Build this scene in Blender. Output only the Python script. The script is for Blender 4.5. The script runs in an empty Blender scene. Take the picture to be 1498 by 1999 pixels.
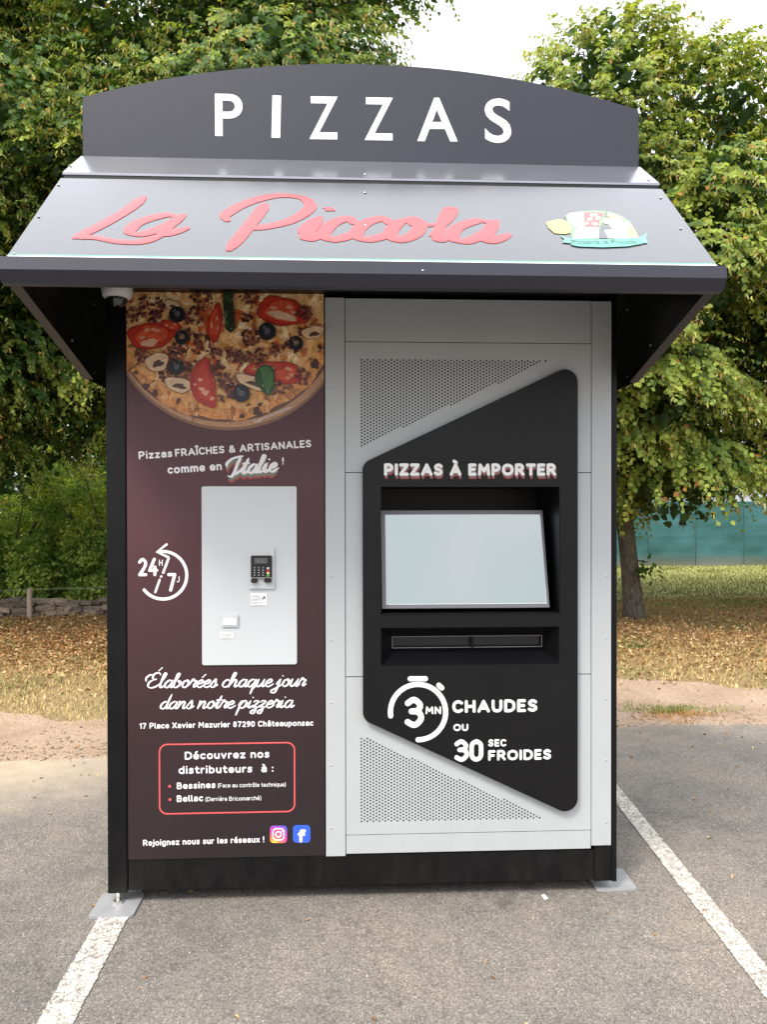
import bpy, bmesh, math, random
import numpy as np
from mathutils import Vector, Matrix
from mathutils.geometry import delaunay_2d_cdt

rnd = random.Random(7)
nr = np.random.RandomState(11)
C = bpy.context.scene
COL = C.collection

# ------------------------------------------------------------------ camera
F = 1450.0; CX, CY = 749.0, 999.5
CAMP = Vector((-0.0621, -2.9730, 1.5745))
yaw, pitch, roll = 0.0447, -0.00643, -0.00135
fw = Vector((math.sin(yaw)*math.cos(pitch), math.cos(yaw)*math.cos(pitch), math.sin(pitch)))
r0 = Vector((math.cos(yaw), -math.sin(yaw), 0)); u0 = r0.cross(fw)
rt = math.cos(roll)*r0 + math.sin(roll)*u0
up = -math.sin(roll)*r0 + math.cos(roll)*u0
cd = bpy.data.cameras.new('camera'); cam = bpy.data.objects.new('camera', cd); COL.objects.link(cam)
cd.sensor_fit = 'VERTICAL'; cd.sensor_height = 36; cd.sensor_width = 27; cd.lens = F/1999*36
cd.clip_start = 0.05; cd.clip_end = 2000
m = Matrix((( rt.x, up.x, -fw.x, CAMP.x), (rt.y, up.y, -fw.y, CAMP.y), (rt.z, up.z, -fw.z, CAMP.z), (0,0,0,1)))
cam.matrix_world = m
C.camera = cam

# ------------------------------------------------------------------ light
SUN_EL = math.radians(52); SAZ = math.atan2(-0.62, -0.78)      # from the upper left, behind the viewer
w = bpy.data.worlds.new('World'); C.world = w; w.use_nodes = True
nt = w.node_tree; nt.nodes.clear()
out = nt.nodes.new('ShaderNodeOutputWorld'); bg = nt.nodes.new('ShaderNodeBackground')
sky = nt.nodes.new('ShaderNodeTexSky'); sky.sky_type = 'NISHITA'; sky.sun_disc = False
sky.sun_elevation = SUN_EL; sky.sun_rotation = SAZ % (2*math.pi)
sky.air_density = 1.0; sky.dust_density = 4.0; sky.ozone_density = 1.0
hs = nt.nodes.new('ShaderNodeHueSaturation'); hs.inputs['Saturation'].default_value = 0.32
mixw = nt.nodes.new('ShaderNodeMix'); mixw.data_type = 'RGBA'; mixw.inputs[0].default_value = 0.6
mixw.inputs[7].default_value = (9.0, 9.3, 9.9, 1)               # thin bright cloud veil
nt.links.new(sky.outputs[0], hs.inputs['Color']); nt.links.new(hs.outputs[0], mixw.inputs[6])
spx = nt.nodes.new('ShaderNodeSeparateXYZ'); vml = nt.nodes.new('ShaderNodeMath')   # overcast veil: brighter towards the zenith
tcw = nt.nodes.new('ShaderNodeTexCoord'); nt.links.new(tcw.outputs['Generated'], spx.inputs[0]); vml.operation = 'MULTIPLY_ADD'; vml.use_clamp = False
nt.links.new(spx.outputs[2], vml.inputs[0]); vml.inputs[1].default_value = 1.75; vml.inputs[2].default_value = 0.72
mxx = nt.nodes.new('ShaderNodeMath'); mxx.operation = 'MAXIMUM'; nt.links.new(vml.outputs[0], mxx.inputs[0]); mxx.inputs[1].default_value = .5
vm = nt.nodes.new('ShaderNodeVectorMath'); vm.operation = 'SCALE'; nt.links.new(mixw.outputs[2], vm.inputs[0]); nt.links.new(mxx.outputs[0], vm.inputs['Scale'])
nt.links.new(vm.outputs[0], bg.inputs[0]); bg.inputs[1].default_value = 0.12
nt.links.new(bg.outputs[0], out.inputs[0])
sd = bpy.data.lights.new('sun', 'SUN'); sun = bpy.data.objects.new('sun', sd); COL.objects.link(sun)
sd.energy = 2.2; sd.angle = math.radians(12); sd.color = (1.0, 0.93, 0.82)
sv = Vector((math.sin(SAZ)*math.cos(SUN_EL), math.cos(SAZ)*math.cos(SUN_EL), math.sin(SUN_EL)))
sun.rotation_euler = (-sv).to_track_quat('-Z', 'Y').to_euler()
C.view_settings.view_transform = 'Standard'; C.view_settings.look = 'None'
C.view_settings.exposure = 0.5; C.view_settings.gamma = 1.0; C.view_settings.use_curve_mapping = False
C.cycles.max_bounces = 8; C.cycles.transparent_max_bounces = 8

# ------------------------------------------------------------------ helpers
def link(o, parent=None):
    COL.objects.link(o)
    if parent is not None: o.parent = parent
    return o
def tag(o, label=None, cat=None, group=None, kind=None):
    if label: o['label'] = label
    if cat: o['category'] = cat
    if group: o['group'] = group
    if kind: o['kind'] = kind
    return o
def empty(name, loc=(0,0,0)):
    o = bpy.data.objects.new(name, None); o.empty_display_size = .1
    o.location = loc; return link(o)
def mesh_obj(name, verts, faces, mat, parent=None, smooth=False, local=None):
    me = bpy.data.meshes.new(name); me.from_pydata([tuple(v) for v in verts], [], faces); me.update()
    if mat is not None:
        for mm in (mat if isinstance(mat, (list, tuple)) else [mat]): me.materials.append(mm)
    if smooth:
        for p in me.polygons: p.use_smooth = True
    o = bpy.data.objects.new(name, me)
    if local is not None: o.location = local
    return link(o, parent)
def bm_obj(name, bm, mat, parent=None, smooth=False, bevel=0, segs=2):
    if bevel:
        bmesh.ops.bevel(bm, geom=[e for e in bm.edges if e.calc_length() > bevel*2.2 and len(e.link_faces) == 2 and e.calc_face_angle(0) > .4],
                        offset=bevel, segments=segs, affect='EDGES', clamp_overlap=True)
    bmesh.ops.recalc_face_normals(bm, faces=bm.faces[:])
    me = bpy.data.meshes.new(name); bm.to_mesh(me); bm.free()
    for mm in (mat if isinstance(mat, (list, tuple)) else [mat]): me.materials.append(mm)
    if smooth:
        for p in me.polygons: p.use_smooth = True
        try: me.shade_auto_smooth = True
        except Exception: pass
    return link(bpy.data.objects.new(name, me), parent)
def add_box(bm, x0, x1, y0, y1, z0, z1):
    r = bmesh.ops.create_cube(bm, size=1)
    for v in r['verts']:
        v.co = Vector(((x0+x1)/2 + v.co.x*(x1-x0), (y0+y1)/2 + v.co.y*(y1-y0), (z0+z1)/2 + v.co.z*(z1-z0)))
    return r['verts']
def box(name, x0, x1, y0, y1, z0, z1, mat, parent=None, bevel=0.0):
    bm = bmesh.new(); add_box(bm, x0, x1, y0, y1, z0, z1)
    return bm_obj(name, bm, mat, parent, bevel=bevel)
def add_tube(bm, pts, rad, n=8, cap=True):
    rings = []
    for i, p in enumerate(pts):
        p = Vector(p); a = Vector(pts[max(i-1, 0)]); b = Vector(pts[min(i+1, len(pts)-1)])
        d = (b-a).normalized(); ref = Vector((0,0,1)) if abs(d.z) < .9 else Vector((1,0,0))
        s = d.cross(ref).normalized(); t = s.cross(d)
        R = rad[i] if hasattr(rad, '__len__') else rad
        rings.append([bm.verts.new(p + R*(math.cos(2*math.pi*k/n)*s + math.sin(2*math.pi*k/n)*t)) for k in range(n)])
    for a, b in zip(rings[:-1], rings[1:]):
        for k in range(n): bm.faces.new((a[k], a[(k+1)%n], b[(k+1)%n], b[k]))
    if cap: bm.faces.new(rings[0][::-1]); bm.faces.new(rings[-1])

class Frame:
    """a flat surface: origin, two in-plane axes; n points to the viewer"""
    def __init__(s, o, ux, uv): s.o = Vector(o); s.ux = Vector(ux).normalized(); s.uv = Vector(uv).normalized(); s.n = s.ux.cross(s.uv)
    def P(s, u, v, h=0): return s.o + u*s.ux + v*s.uv + h*s.n
    def px(s, x, y):
        d = fw + rt*((x-CX)/F) + up*((CY-y)/F)
        t = (s.o-CAMP).dot(s.n)/d.dot(s.n); p = CAMP + t*d - s.o
        return (p.dot(s.ux), p.dot(s.uv))
def plane_y(y): return Frame((0,y,0), (1,0,0), (0,0,1))
FR = plane_y(0.0)
def W(x, y, Y=0.0):
    u, v = plane_y(Y).px(x, y); return u, v

# ------------------------------------------------------------------ materials
def mat(name, col=(.5,.5,.5), rough=.5, metal=0, spec=.5, emit=None, es=0, coat=0):
    m = bpy.data.materials.new(name); m.use_nodes = True
    b = m.node_tree.nodes['Principled BSDF']
    b.inputs['Base Color'].default_value = (*col, 1); b.inputs['Roughness'].default_value = rough
    b.inputs['Metallic'].default_value = metal; b.inputs['Specular IOR Level'].default_value = spec
    b.inputs['Coat Weight'].default_value = coat
    if emit: b.inputs['Emission Color'].default_value = (*emit, 1); b.inputs['Emission Strength'].default_value = es
    return m
def N(m, t, **kw):
    n = m.node_tree.nodes.new(t)
    for k, v in kw.items():
        if k in n.inputs.keys() if hasattr(n.inputs, 'keys') else False: n.inputs[k].default_value = v
        else: setattr(n, k, v)
    return n
def L(m, a, b): m.node_tree.links.new(a, b)
def bsdf(m): return m.node_tree.nodes['Principled BSDF']
def coords(m, scale=(1,1,1)):
    tc = N(m, 'ShaderNodeTexCoord'); mp = N(m, 'ShaderNodeMapping'); mp.inputs['Scale'].default_value = scale
    L(m, tc.outputs['Object'], mp.inputs[0]); return mp.outputs[0]
def noise(m, vec, scale, detail=4, rough=.55, dist=0):
    n = N(m, 'ShaderNodeTexNoise'); n.inputs['Scale'].default_value = scale; n.inputs['Detail'].default_value = detail
    n.inputs['Roughness'].default_value = rough; n.inputs['Distortion'].default_value = dist
    L(m, vec, n.inputs['Vector']); return n.outputs['Fac']
def ramp(m, fac, stops):
    r = N(m, 'ShaderNodeValToRGB'); e = r.color_ramp.elements
    while len(e) < len(stops): e.new(.5)
    for i, (p, c) in enumerate(stops):
        e[i].position = p; e[i].color = (*c, 1) if hasattr(c, '__len__') else (c, c, c, 1)
    L(m, fac, r.inputs[0]); return r.outputs[0]
def mixc(m, fac, a, b, mode='MIX'):
    n = N(m, 'ShaderNodeMix'); n.data_type = 'RGBA'; n.blend_type = mode
    for s, v in ((0, fac), (6, a), (7, b)):
        if isinstance(v, (int, float)): n.inputs[s].default_value = v
        elif isinstance(v, tuple): n.inputs[s].default_value = (*v, 1)
        else: L(m, v, n.inputs[s])
    return n.outputs[2]
def bump(m, h, strength=.3, dist=.01):
    b = N(m, 'ShaderNodeBump'); b.inputs['Strength'].default_value = strength; b.inputs['Distance'].default_value = dist
    L(m, h, b.inputs['Height']); L(m, b.outputs[0], bsdf(m).inputs['Normal'])
def worn(m, col, amp=.12, scale=3, bs=.05, bsc=250, rv=.1):
    """slight unevenness of colour and gloss, orange peel in the coating"""
    v = coords(m); n = noise(m, v, scale, 6, .6)
    c = ramp(m, n, [(.3, tuple(x*(1-amp) for x in col)), (.7, tuple(min(1, x*(1+amp)) for x in col))])
    L(m, c, bsdf(m).inputs['Base Color'])
    r0 = bsdf(m).inputs['Roughness'].default_value
    rr = ramp(m, noise(m, v, scale*2.3, 5, .65), [(.3, max(0.02, r0-rv)), (.75, min(1, r0+rv))])
    L(m, rr, bsdf(m).inputs['Roughness'])
    bump(m, noise(m, v, bsc, 2), bs, .001)
    return m
M = {}
M['black'] = worn(mat('black_powder_coat', (.0035,.0035,.0042), .38, spec=.26), (.0035,.0035,.0042), .15, 2, .1, 600)
def dusty(m, z0, z1, amt, col=(.16,.14,.12)):
    v = coords(m); sp = N(m, 'ShaderNodeSeparateXYZ'); L(m, v, sp.inputs[0]); mr = N(m, 'ShaderNodeMapRange'); L(m, sp.outputs[2], mr.inputs[0])
    mr.inputs[1].default_value = z0; mr.inputs[2].default_value = z1; mr.inputs[3].default_value = amt; mr.inputs[4].default_value = 0
    n = ramp(m, noise(m, coords(m, (1,1,.35)), 14, 8, .75), [(.42, 0), (.72, 1)]); mu = N(m, 'ShaderNodeMath'); mu.operation = 'MULTIPLY'; L(m, n, mu.inputs[0]); L(m, mr.outputs[0], mu.inputs[1])
    b = bsdf(m).inputs['Base Color']; src = b.links[0].from_socket; c = mixc(m, mu.outputs[0], src, col); L(m, c, b)
dusty(M['black'], .04, .35, .07)
M['fascia'] = worn(mat('black_fascia_coat', (.0038,.0038,.0046), .40, spec=.30), (.0038,.0038,.0046), .08, 1.5, .08, 500, .04)
M['anthracite'] = worn(mat('anthracite_board', (.027,.028,.042), .5, spec=.4), (.027,.028,.042), .05, 1.5, .04, 400, .05)
M['flash'] = worn(mat('anthracite_sheet_metal', (.30,.305,.34), .22, .75), (.30,.305,.34), .04, 2, .02, 30, .04)
M['awning'] = worn(mat('awning_laminate', (.045,.046,.05), .25, coat=1), (.045,.046,.05), .05, 2, .04, 40, .04)
def glossy(m, ior=1.4, r=.16): b = bsdf(m); b.inputs['Coat Weight'].default_value = 1; b.inputs['Coat IOR'].default_value = ior; b.inputs['Coat Roughness'].default_value = r
glossy(M['awning'], 1.5); bsdf(M['awning']).inputs['Specular IOR Level'].default_value = .3
M['trim'] = mat('dark_folded_edge', (.016,.015,.017), .45, spec=.4)
M['white'] = worn(mat('white_powder_coat', (.425,.445,.455), .38), (.425,.445,.455), .02, 2, .04, 500, .05)
M['panelw'] = worn(mat('white_service_plate', (.53,.555,.57), .35), (.53,.555,.57), .02, 2, .03, 500, .05)
M['vinyl'] = mat('white_vinyl', (.82,.82,.82), .45)
M['print_white'] = mat('white_print_ink', (.74,.72,.73), .45)
M['shadow_grey'] = mat('grey_mauve_vinyl', (.22,.17,.18), .5)
M['shadow_red'] = mat('brick_red_vinyl', (.30,.06,.055), .5)
M['shadow_green'] = mat('sage_print_ink', (.16,.2,.15), .5)
M['red'] = mat('red_print_ink', (.42,.010,.010), .3)
M['red_edge'] = mat('pink_print_edge', (.46,.07,.07), .3)
M['redline'] = mat('coral_print_line', (.72,.10,.10), .4)
M['green_ink'] = mat('green_print_ink', (.05,.30,.16), .25)
M['steel'] = worn(mat('galvanised_steel', (.40,.40,.41), .42, .35), (.40,.40,.41), .12, 14, .1, 200, .1)
M['bright'] = mat('zinc_bolt', (.62,.60,.55), .28, .9)
M['rivet'] = mat('rivet_aluminium', (.55,.55,.56), .3, .7)
M['dark'] = mat('dark_gap_fill', (.008,.008,.009), .6)
M['blk_plastic'] = mat('black_plastic', (.012,.012,.014), .25)
M['cam_white'] = mat('camera_white_plastic', (.72,.71,.72), .35)
M['dome'] = mat('smoked_dome', (.012,.012,.014), .06, coat=.6)
M['lcd'] = mat('terminal_lcd', (.10,.105,.11), .2)
M['key'] = mat('grey_key', (.55,.55,.56), .4)
M['key_red'] = mat('red_key', (.6,.03,.03), .4)
M['key_yellow'] = mat('yellow_key', (.75,.68,.30), .4)
M['key_green'] = mat('green_key', (.10,.42,.08), .4)
M['bezel'] = mat('grey_screen_bezel', (.15,.15,.16), .32)
M['paper'] = mat('white_label_paper', (.83,.83,.82), .5)
M['ink'] = mat('grey_label_ink', (.12,.12,.13), .5)
m = mat('lit_display', (.02,.022,.024), .08, emit=(.54,.665,.69), es=.56); M['display'] = m
v = coords(m, (1,1,1)); e = ramp(m, noise(m, v, 1.6, 2), [(.3, (.50,.63,.66)), (.7, (.63,.68,.70))]); L(m, e, bsdf(m).inputs['Emission Color'])
for k_ in ('red','red_edge','green_ink'): glossy(M[k_], 1.22)
dusty(M['white'], .15, .9, .16, (.25,.23,.20)); dusty(M['plum'], .15, .9, .12) if 'plum' in M else None
# print: colour attribute x ink mottling (alpha = amount)
def print_mat(name, rough=.35):
    m = mat(name, rough=rough); a = N(m, 'ShaderNodeVertexColor'); a.layer_name = 'ink'
    v = coords(m); n = noise(m, v, 42, 6, .68, .5); n2 = noise(m, v, 130, 4, .6)
    f = ramp(m, n, [(.3, (.45,.28,.18)), (.46, (1.05,.98,.92)), (.64, (1.6,1.55,1.5))])
    f2 = ramp(m, n2, [(.32, (.6,.5,.42)), (.55, (1.05,1.03,1.0))])
    ff = mixc(m, 1.0, f, f2, 'MULTIPLY'); c2 = mixc(m, 1.0, a.outputs['Color'], ff, 'MULTIPLY')
    c = mixc(m, a.outputs['Alpha'], a.outputs['Color'], c2); L(m, c, bsdf(m).inputs['Base Color']); return m
M['print'] = print_mat('food_print'); M['emblem'] = print_mat('emblem_print'); glossy(M['emblem'])
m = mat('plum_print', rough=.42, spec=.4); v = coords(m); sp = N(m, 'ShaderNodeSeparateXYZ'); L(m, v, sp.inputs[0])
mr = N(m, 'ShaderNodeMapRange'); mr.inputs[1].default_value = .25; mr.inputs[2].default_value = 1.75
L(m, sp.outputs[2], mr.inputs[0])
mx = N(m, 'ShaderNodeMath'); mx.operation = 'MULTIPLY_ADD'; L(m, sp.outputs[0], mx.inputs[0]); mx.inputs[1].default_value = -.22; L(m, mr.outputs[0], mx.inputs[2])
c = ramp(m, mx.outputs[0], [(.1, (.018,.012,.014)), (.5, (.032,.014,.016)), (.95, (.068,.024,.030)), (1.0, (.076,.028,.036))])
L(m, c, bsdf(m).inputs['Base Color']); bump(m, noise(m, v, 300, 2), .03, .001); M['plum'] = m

# ground materials
def asphalt_nodes(m):
    v = coords(m)
    def vor(scale):
        n = N(m, 'ShaderNodeTexVoronoi'); n.inputs['Scale'].default_value = scale; n.inputs['Randomness'].default_value = 1; L(m, v, n.inputs['Vector']); return n
    a = vor(240); b = vor(110)
    ca = ramp(m, a.outputs['Color'], [(0, (.092,.081,.071)), (.35, (.145,.130,.114)), (.7, (.208,.188,.166)), (.9, (.305,.28,.25)), (1, (.48,.455,.415))])
    cb = ramp(m, b.outputs['Color'], [(0, (.78,.77,.76)), (.5, (1.0,1.0,1.0)), (1, (1.18,1.17,1.15))])
    c = mixc(m, 1.0, ca, cb, 'MULTIPLY')
    big = noise(m, v, 1.1, 8, .62); c = mixc(m, 1.0, c, ramp(m, big, [(.3, (.68,.70,.72)), (.5, (1,1,1)), (.72, (1.30,1.22,1.12))]), 'MULTIPLY')
    fine = noise(m, v, 9, 5, .7); c = mixc(m, 1.0, c, ramp(m, fine, [(.3, .92), (.7, 1.07)]), 'MULTIPLY')
    ck = N(m, 'ShaderNodeTexVoronoi'); ck.feature = 'DISTANCE_TO_EDGE'; ck.inputs['Scale'].default_value = .8
    wv_ = N(m, 'ShaderNodeVectorMath'); wv_.operation = 'ADD'; nz = N(m, 'ShaderNodeTexNoise'); nz.inputs['Scale'].default_value = 3; nz.inputs['Detail'].default_value = 6; L(m, v, nz.inputs['Vector'])
    sc_ = N(m, 'ShaderNodeVectorMath'); sc_.operation = 'SCALE'; sc_.inputs['Scale'].default_value = .6; L(m, nz.outputs['Color'], sc_.inputs[0]); L(m, v, wv_.inputs[0]); L(m, sc_.outputs[0], wv_.inputs[1]); L(m, wv_.outputs[0], ck.inputs['Vector'])
    c = mixc(m, 1.0, c, ramp(m, ck.outputs['Distance'], [(0, (.80,.79,.78)), (.005, (1,1,1))]), 'MULTIPLY')
    st = noise(m, v, 2.6, 3, .5, 1.2); c = mixc(m, 1.0, c, ramp(m, st, [(.66, 1), (.74, .72)]), 'MULTIPLY')
    sepy = N(m, 'ShaderNodeSeparateXYZ'); L(m, v, sepy.inputs[0])
    # sandy dust drifting in from the verge at the back left
    d = N(m, 'ShaderNodeMath'); d.operation = 'MULTIPLY_ADD'; L(m, sepy.outputs[0], d.inputs[0]); d.inputs[1].default_value = -.28; L(m, sepy.outputs[1], d.inputs[2])
    d2 = N(m, 'ShaderNodeMath'); d2.operation = 'MULTIPLY_ADD'; L(m, big, d2.inputs[0]); d2.inputs[1].default_value = 1.6; L(m, d.outputs[0], d2.inputs[2])
    dm = ramp(m, d2.outputs[0], [(.55, 0), (1, 1)])
    mr = N(m, 'ShaderNodeMapRange'); L(m, d2.outputs[0], mr.inputs[0]); mr.inputs[1].default_value = 2.0; mr.inputs[2].default_value = 3.3
    c = mixc(m, mr.outputs[0], c, ramp(m, fine, [(.2, (.34,.265,.19)), (.8, (.47,.385,.285))]))
    hgt = mixc(m, .5, a.outputs['Distance'], b.outputs['Distance'])
    return v, c, hgt, fine
m = mat('worn_asphalt', rough=.85, spec=.3); v, c, h, fine = asphalt_nodes(m); L(m, c, bsdf(m).inputs['Base Color']); bump(m, h, .6, .004); M['asphalt'] = m
m = mat('worn_road_paint', rough=.7, spec=.3); v, c, h, fine = asphalt_nodes(m)
n1 = noise(m, v, 34, 8, .78, .8); n2 = noise(m, v, 170, 3, .6)
wear = mixc(m, .45, n1, n2); wm = ramp(m, wear, [(.44, .1), (.53, .88)])
c2 = mixc(m, wm, c, ramp(m, n1, [(.4, (.52,.485,.42)), (.6, (.68,.65,.58))])); L(m, c2, bsdf(m).inputs['Base Color']); bump(m, h, .6, .004); M['paint'] = m
m = mat('sandy_dirt', rough=.95, spec=.2); v = coords(m)
c = ramp(m, noise(m, v, 2.2, 8, .65), [(.25, (.32,.215,.145)), (.5, (.41,.295,.21)), (.75, (.49,.37,.275))])
c = mixc(m, 1.0, c, ramp(m, noise(m, v, 45, 5, .75), [(.3, .68), (.7, 1.25)]), 'MULTIPLY'); L(m, c, bsdf(m).inputs['Base Color'])
bump(m, noise(m, v, 60, 6, .7), .8, .02); M['dirt'] = m
m = mat('dry_turf', rough=.95, spec=.15); v = coords(m); sp = N(m, 'ShaderNodeSeparateXYZ'); L(m, v, sp.inputs[0])
bign = noise(m, v, .9, 6, .6)
yy = N(m, 'ShaderNodeMath'); yy.operation = 'MULTIPLY_ADD'; L(m, bign, yy.inputs[0]); yy.inputs[1].default_value = 3.0; L(m, sp.outputs[1], yy.inputs[2])
mr = N(m, 'ShaderNodeMapRange'); L(m, yy.outputs[0], mr.inputs[0]); mr.inputs[1].default_value = 3; mr.inputs[2].default_value = 19
c = ramp(m, mr.outputs[0], [(.08, (.42,.31,.16)), (.2, (.33,.22,.10)), (.3, (.26,.15,.065)), (.42, (.27,.18,.08)), (.55, (.27,.25,.09)), (.8, (.36,.37,.13))])
c = mixc(m, 1.0, c, ramp(m, noise(m, v, 30, 8, .8), [(.3, .45), (.7, 1.5)]), 'MULTIPLY'); L(m, c, bsdf(m).inputs['Base Color'])
bump(m, noise(m, v, 40, 6, .8), 1, .03); M['turf'] = m
def attr_mat(name, rough, trans=0.0, spec=.3, vary=None):
    m = mat(name, rough=rough, spec=spec); a = N(m, 'ShaderNodeVertexColor'); a.layer_name = 'ink'
    L(m, a.outputs['Color'], bsdf(m).inputs['Base Color'])
    if trans:
        t = N(m, 'ShaderNodeBsdfTranslucent'); mc = mixc(m, 1.0, a.outputs['Color'], (1.5,1.35,.6), 'MULTIPLY'); L(m, mc, t.inputs[0])
        mx = N(m, 'ShaderNodeMixShader'); mx.inputs[0].default_value = trans
        o = m.node_tree.nodes['Material Output']; L(m, bsdf(m).outputs[0], mx.inputs[1]); L(m, t.outputs[0], mx.inputs[2]); L(m, mx.outputs[0], o.inputs[0])
    return m
M['leaf'] = attr_mat('linden_leaf', .5, .38, .22)
M['litter'] = attr_mat('dry_litter', .8, .1, .2)
m = mat('bark', rough=.95, spec=.15); v = coords(m, (1,1,.28)); n = noise(m, v, 38, 8, .75)
c = ramp(m, n, [(.35, (.04,.032,.026)), (.52, (.135,.11,.09)), (.7, (.27,.24,.19))])
c = mixc(m, ramp(m, noise(m, coords(m), 5, 4), [(.5, 0), (.65, .6)]), c, (.17,.18,.10)); L(m, c, bsdf(m).inputs['Base Color']); bump(m, n, 1, .03); M['bark'] = m
m = mat('field_stone', rough=.92, spec=.2); v = coords(m); oi = N(m, 'ShaderNodeObjectInfo')
c = ramp(m, noise(m, v, 14, 8, .7), [(.3, (.12,.10,.08)), (.55, (.30,.255,.205)), (.75, (.44,.40,.33))])
c = mixc(m, 1.0, c, ramp(m, oi.outputs['Random'], [(0, (.55,.55,.56)), (1, (1.6,1.45,1.3))]), 'MULTIPLY'); L(m, c, bsdf(m).inputs['Base Color']); bump(m, noise(m, v, 30, 6, .7), .8, .02); M['stone'] = m
m = mat('windbreak_tarp', rough=.7, spec=.25); v = coords(m); n = noise(m, coords(m, (.35,1,5)), 1.8, 6, .6)
c = ramp(m, n, [(.2, (.040,.125,.135)), (.8, (.055,.155,.165))]); c = mixc(m, 1.0, c, ramp(m, noise(m, coords(m, (1,1,6)), 9, 5, .7), [(.3, .8), (.7, 1.2)]), 'MULTIPLY')
sp = N(m, 'ShaderNodeSeparateXYZ'); L(m, v, sp.inputs[0]); dn = N(m, 'ShaderNodeMath'); dn.operation = 'MULTIPLY_ADD'; L(m, n, dn.inputs[0]); dn.inputs[1].default_value = .35; L(m, sp.outputs[2], dn.inputs[2])
c = mixc(m, ramp(m, dn.outputs[0], [(.22, .65), (.5, 0)]), c, (.22,.18,.13)); L(m, c, bsdf(m).inputs['Base Color']); M['tarp'] = m
m = mat('weathered_wood', rough=.85); c = ramp(m, noise(m, coords(m, (1,1,.1)), 60, 5, .6), [(.3, (.28,.21,.15)), (.7, (.46,.37,.28))]); L(m, c, bsdf(m).inputs['Base Color']); M['wood'] = m
M['wire'] = mat('fence_wire', (.5,.5,.48), .4, .6)

# ------------------------------------------------------------------ setting: ground
def sheet(name, edge_pts, z, mt, kind='structure', label=None):
    """a flat sheet whose outline is the given polygon"""
    bm = bmesh.new(); vs = [bm.verts.new((x, y, z)) for x, y in edge_pts]; f = bm.faces.new(vs)
    bmesh.ops.triangulate(bm, faces=[f]); me_o = bm_obj(name, bm, mt)
    if me_o.data.polygons[0].normal.z < 0: me_o.data.flip_normals()
    return tag(me_o, label=label, kind=kind)
sheet('ground', [(-400,-200),(400,-200),(400,600),(-400,600)], -.012, M['turf'])
def ragged(x0, x1, fy, step, amp, seed):
    r = random.Random(seed); out = []; x = x0; a = 0
    while x < x1:
        a = .75*a + r.uniform(-1,1)*amp; out.append((x, fy(x)+a)); x += step*r.uniform(.5,1.5)
    return out
def dirt_edge(x): return 2.75 + .25*math.sin(x*1.3) + (0 if x < 0 else min(1.1, x*.42)) - (.25 if x > 3.2 else 0)
def asph_edge(x): return 1.75 if x < -2 else (1.75 + (x+2)/4.2*.52 if x < 2.2 else 2.27 - (x-2.2)*.02)
e = ragged(-40, 40, dirt_edge, .12, .05, 3); sheet('dirt_verge', [(-40,-40),(40,-40)] + e[::-1], -.006, M['dirt'])
e = ragged(-40, 40, asph_edge, .05, .022, 5); sheet('asphalt', [(-40,-40),(40,-40)] + e[::-1], 0, M['asphalt'])
def stripe(x0, y0, x1, y1, wd, seed):
    r = random.Random(seed); n = 420; L_, R_ = [], []
    for i in range(n+1):
        t = i/n; x = x0+(x1-x0)*t; y = y0+(y1-y0)*t
        L_.append((x-wd/2+r.uniform(-.003,.003), y)); R_.append((x+wd/2+r.uniform(-.003,.003), y))
    return sheet('parking_line', L_ + R_[::-1], .004, M['paint'])
stripe(-.945, -2.4, -.985, 3.0*.3, .112, 1)
stripe(1.22, -2.4, 1.425, 1.6, .086, 2)

# numpy scatter meshes with a colour attribute
def build_np(name, V, Fq, colr, mt, parent=None):
    """V (N,3); Fq (M,k) faces; colr (M,3) one colour a face"""
    me = bpy.data.meshes.new(name); k = Fq.shape[1]
    me.vertices.add(len(V)); me.vertices.foreach_set('co', V.astype(np.float32).ravel())
    me.loops.add(Fq.size); me.loops.foreach_set('vertex_index', Fq.astype(np.int32).ravel())
    me.polygons.add(len(Fq)); me.polygons.foreach_set('loop_start', np.arange(0, Fq.size, k, dtype=np.int32))
    me.update(calc_edges=True); me.validate()
    at = me.color_attributes.new('ink', 'FLOAT_COLOR', 'CORNER')
    c = np.ones((len(Fq), k, 4), np.float32); c[:, :, :3] = colr[:, None, :]
    at.data.foreach_set('color', c.ravel()); me.materials.append(mt)
    return link(bpy.data.objects.new(name, me), parent)
def unit(a): return a/np.maximum(np.linalg.norm(a, axis=1, keepdims=True), 1e-9)
def leaf_mesh(P, D, Nn, S, wid=.46, fold=.12, curl=.15):
    """leaf cards of two folded quads: P base, D tip direction, Nn normal, S length"""
    D = unit(D); X = unit(np.cross(D, Nn)); Nn = np.cross(X, D)
    T = [(0,0,0), (.28,wid,fold), (.68,wid*.82,fold-curl*.5), (1,0,-curl), (.68,-wid*.82,fold-curl*.5), (.28,-wid,fold)]
    V = np.stack([P + S[:, None]*(a*D + b*X + c*Nn) for a, b, c in T], 1).reshape(-1, 3)
    i = np.arange(len(P))[:, None]*6
    Fq = np.concatenate([i + np.array([[0,1,2,3]]), i + np.array([[0,3,4,5]])], 1).reshape(-1, 4)
    return V, Fq

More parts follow.
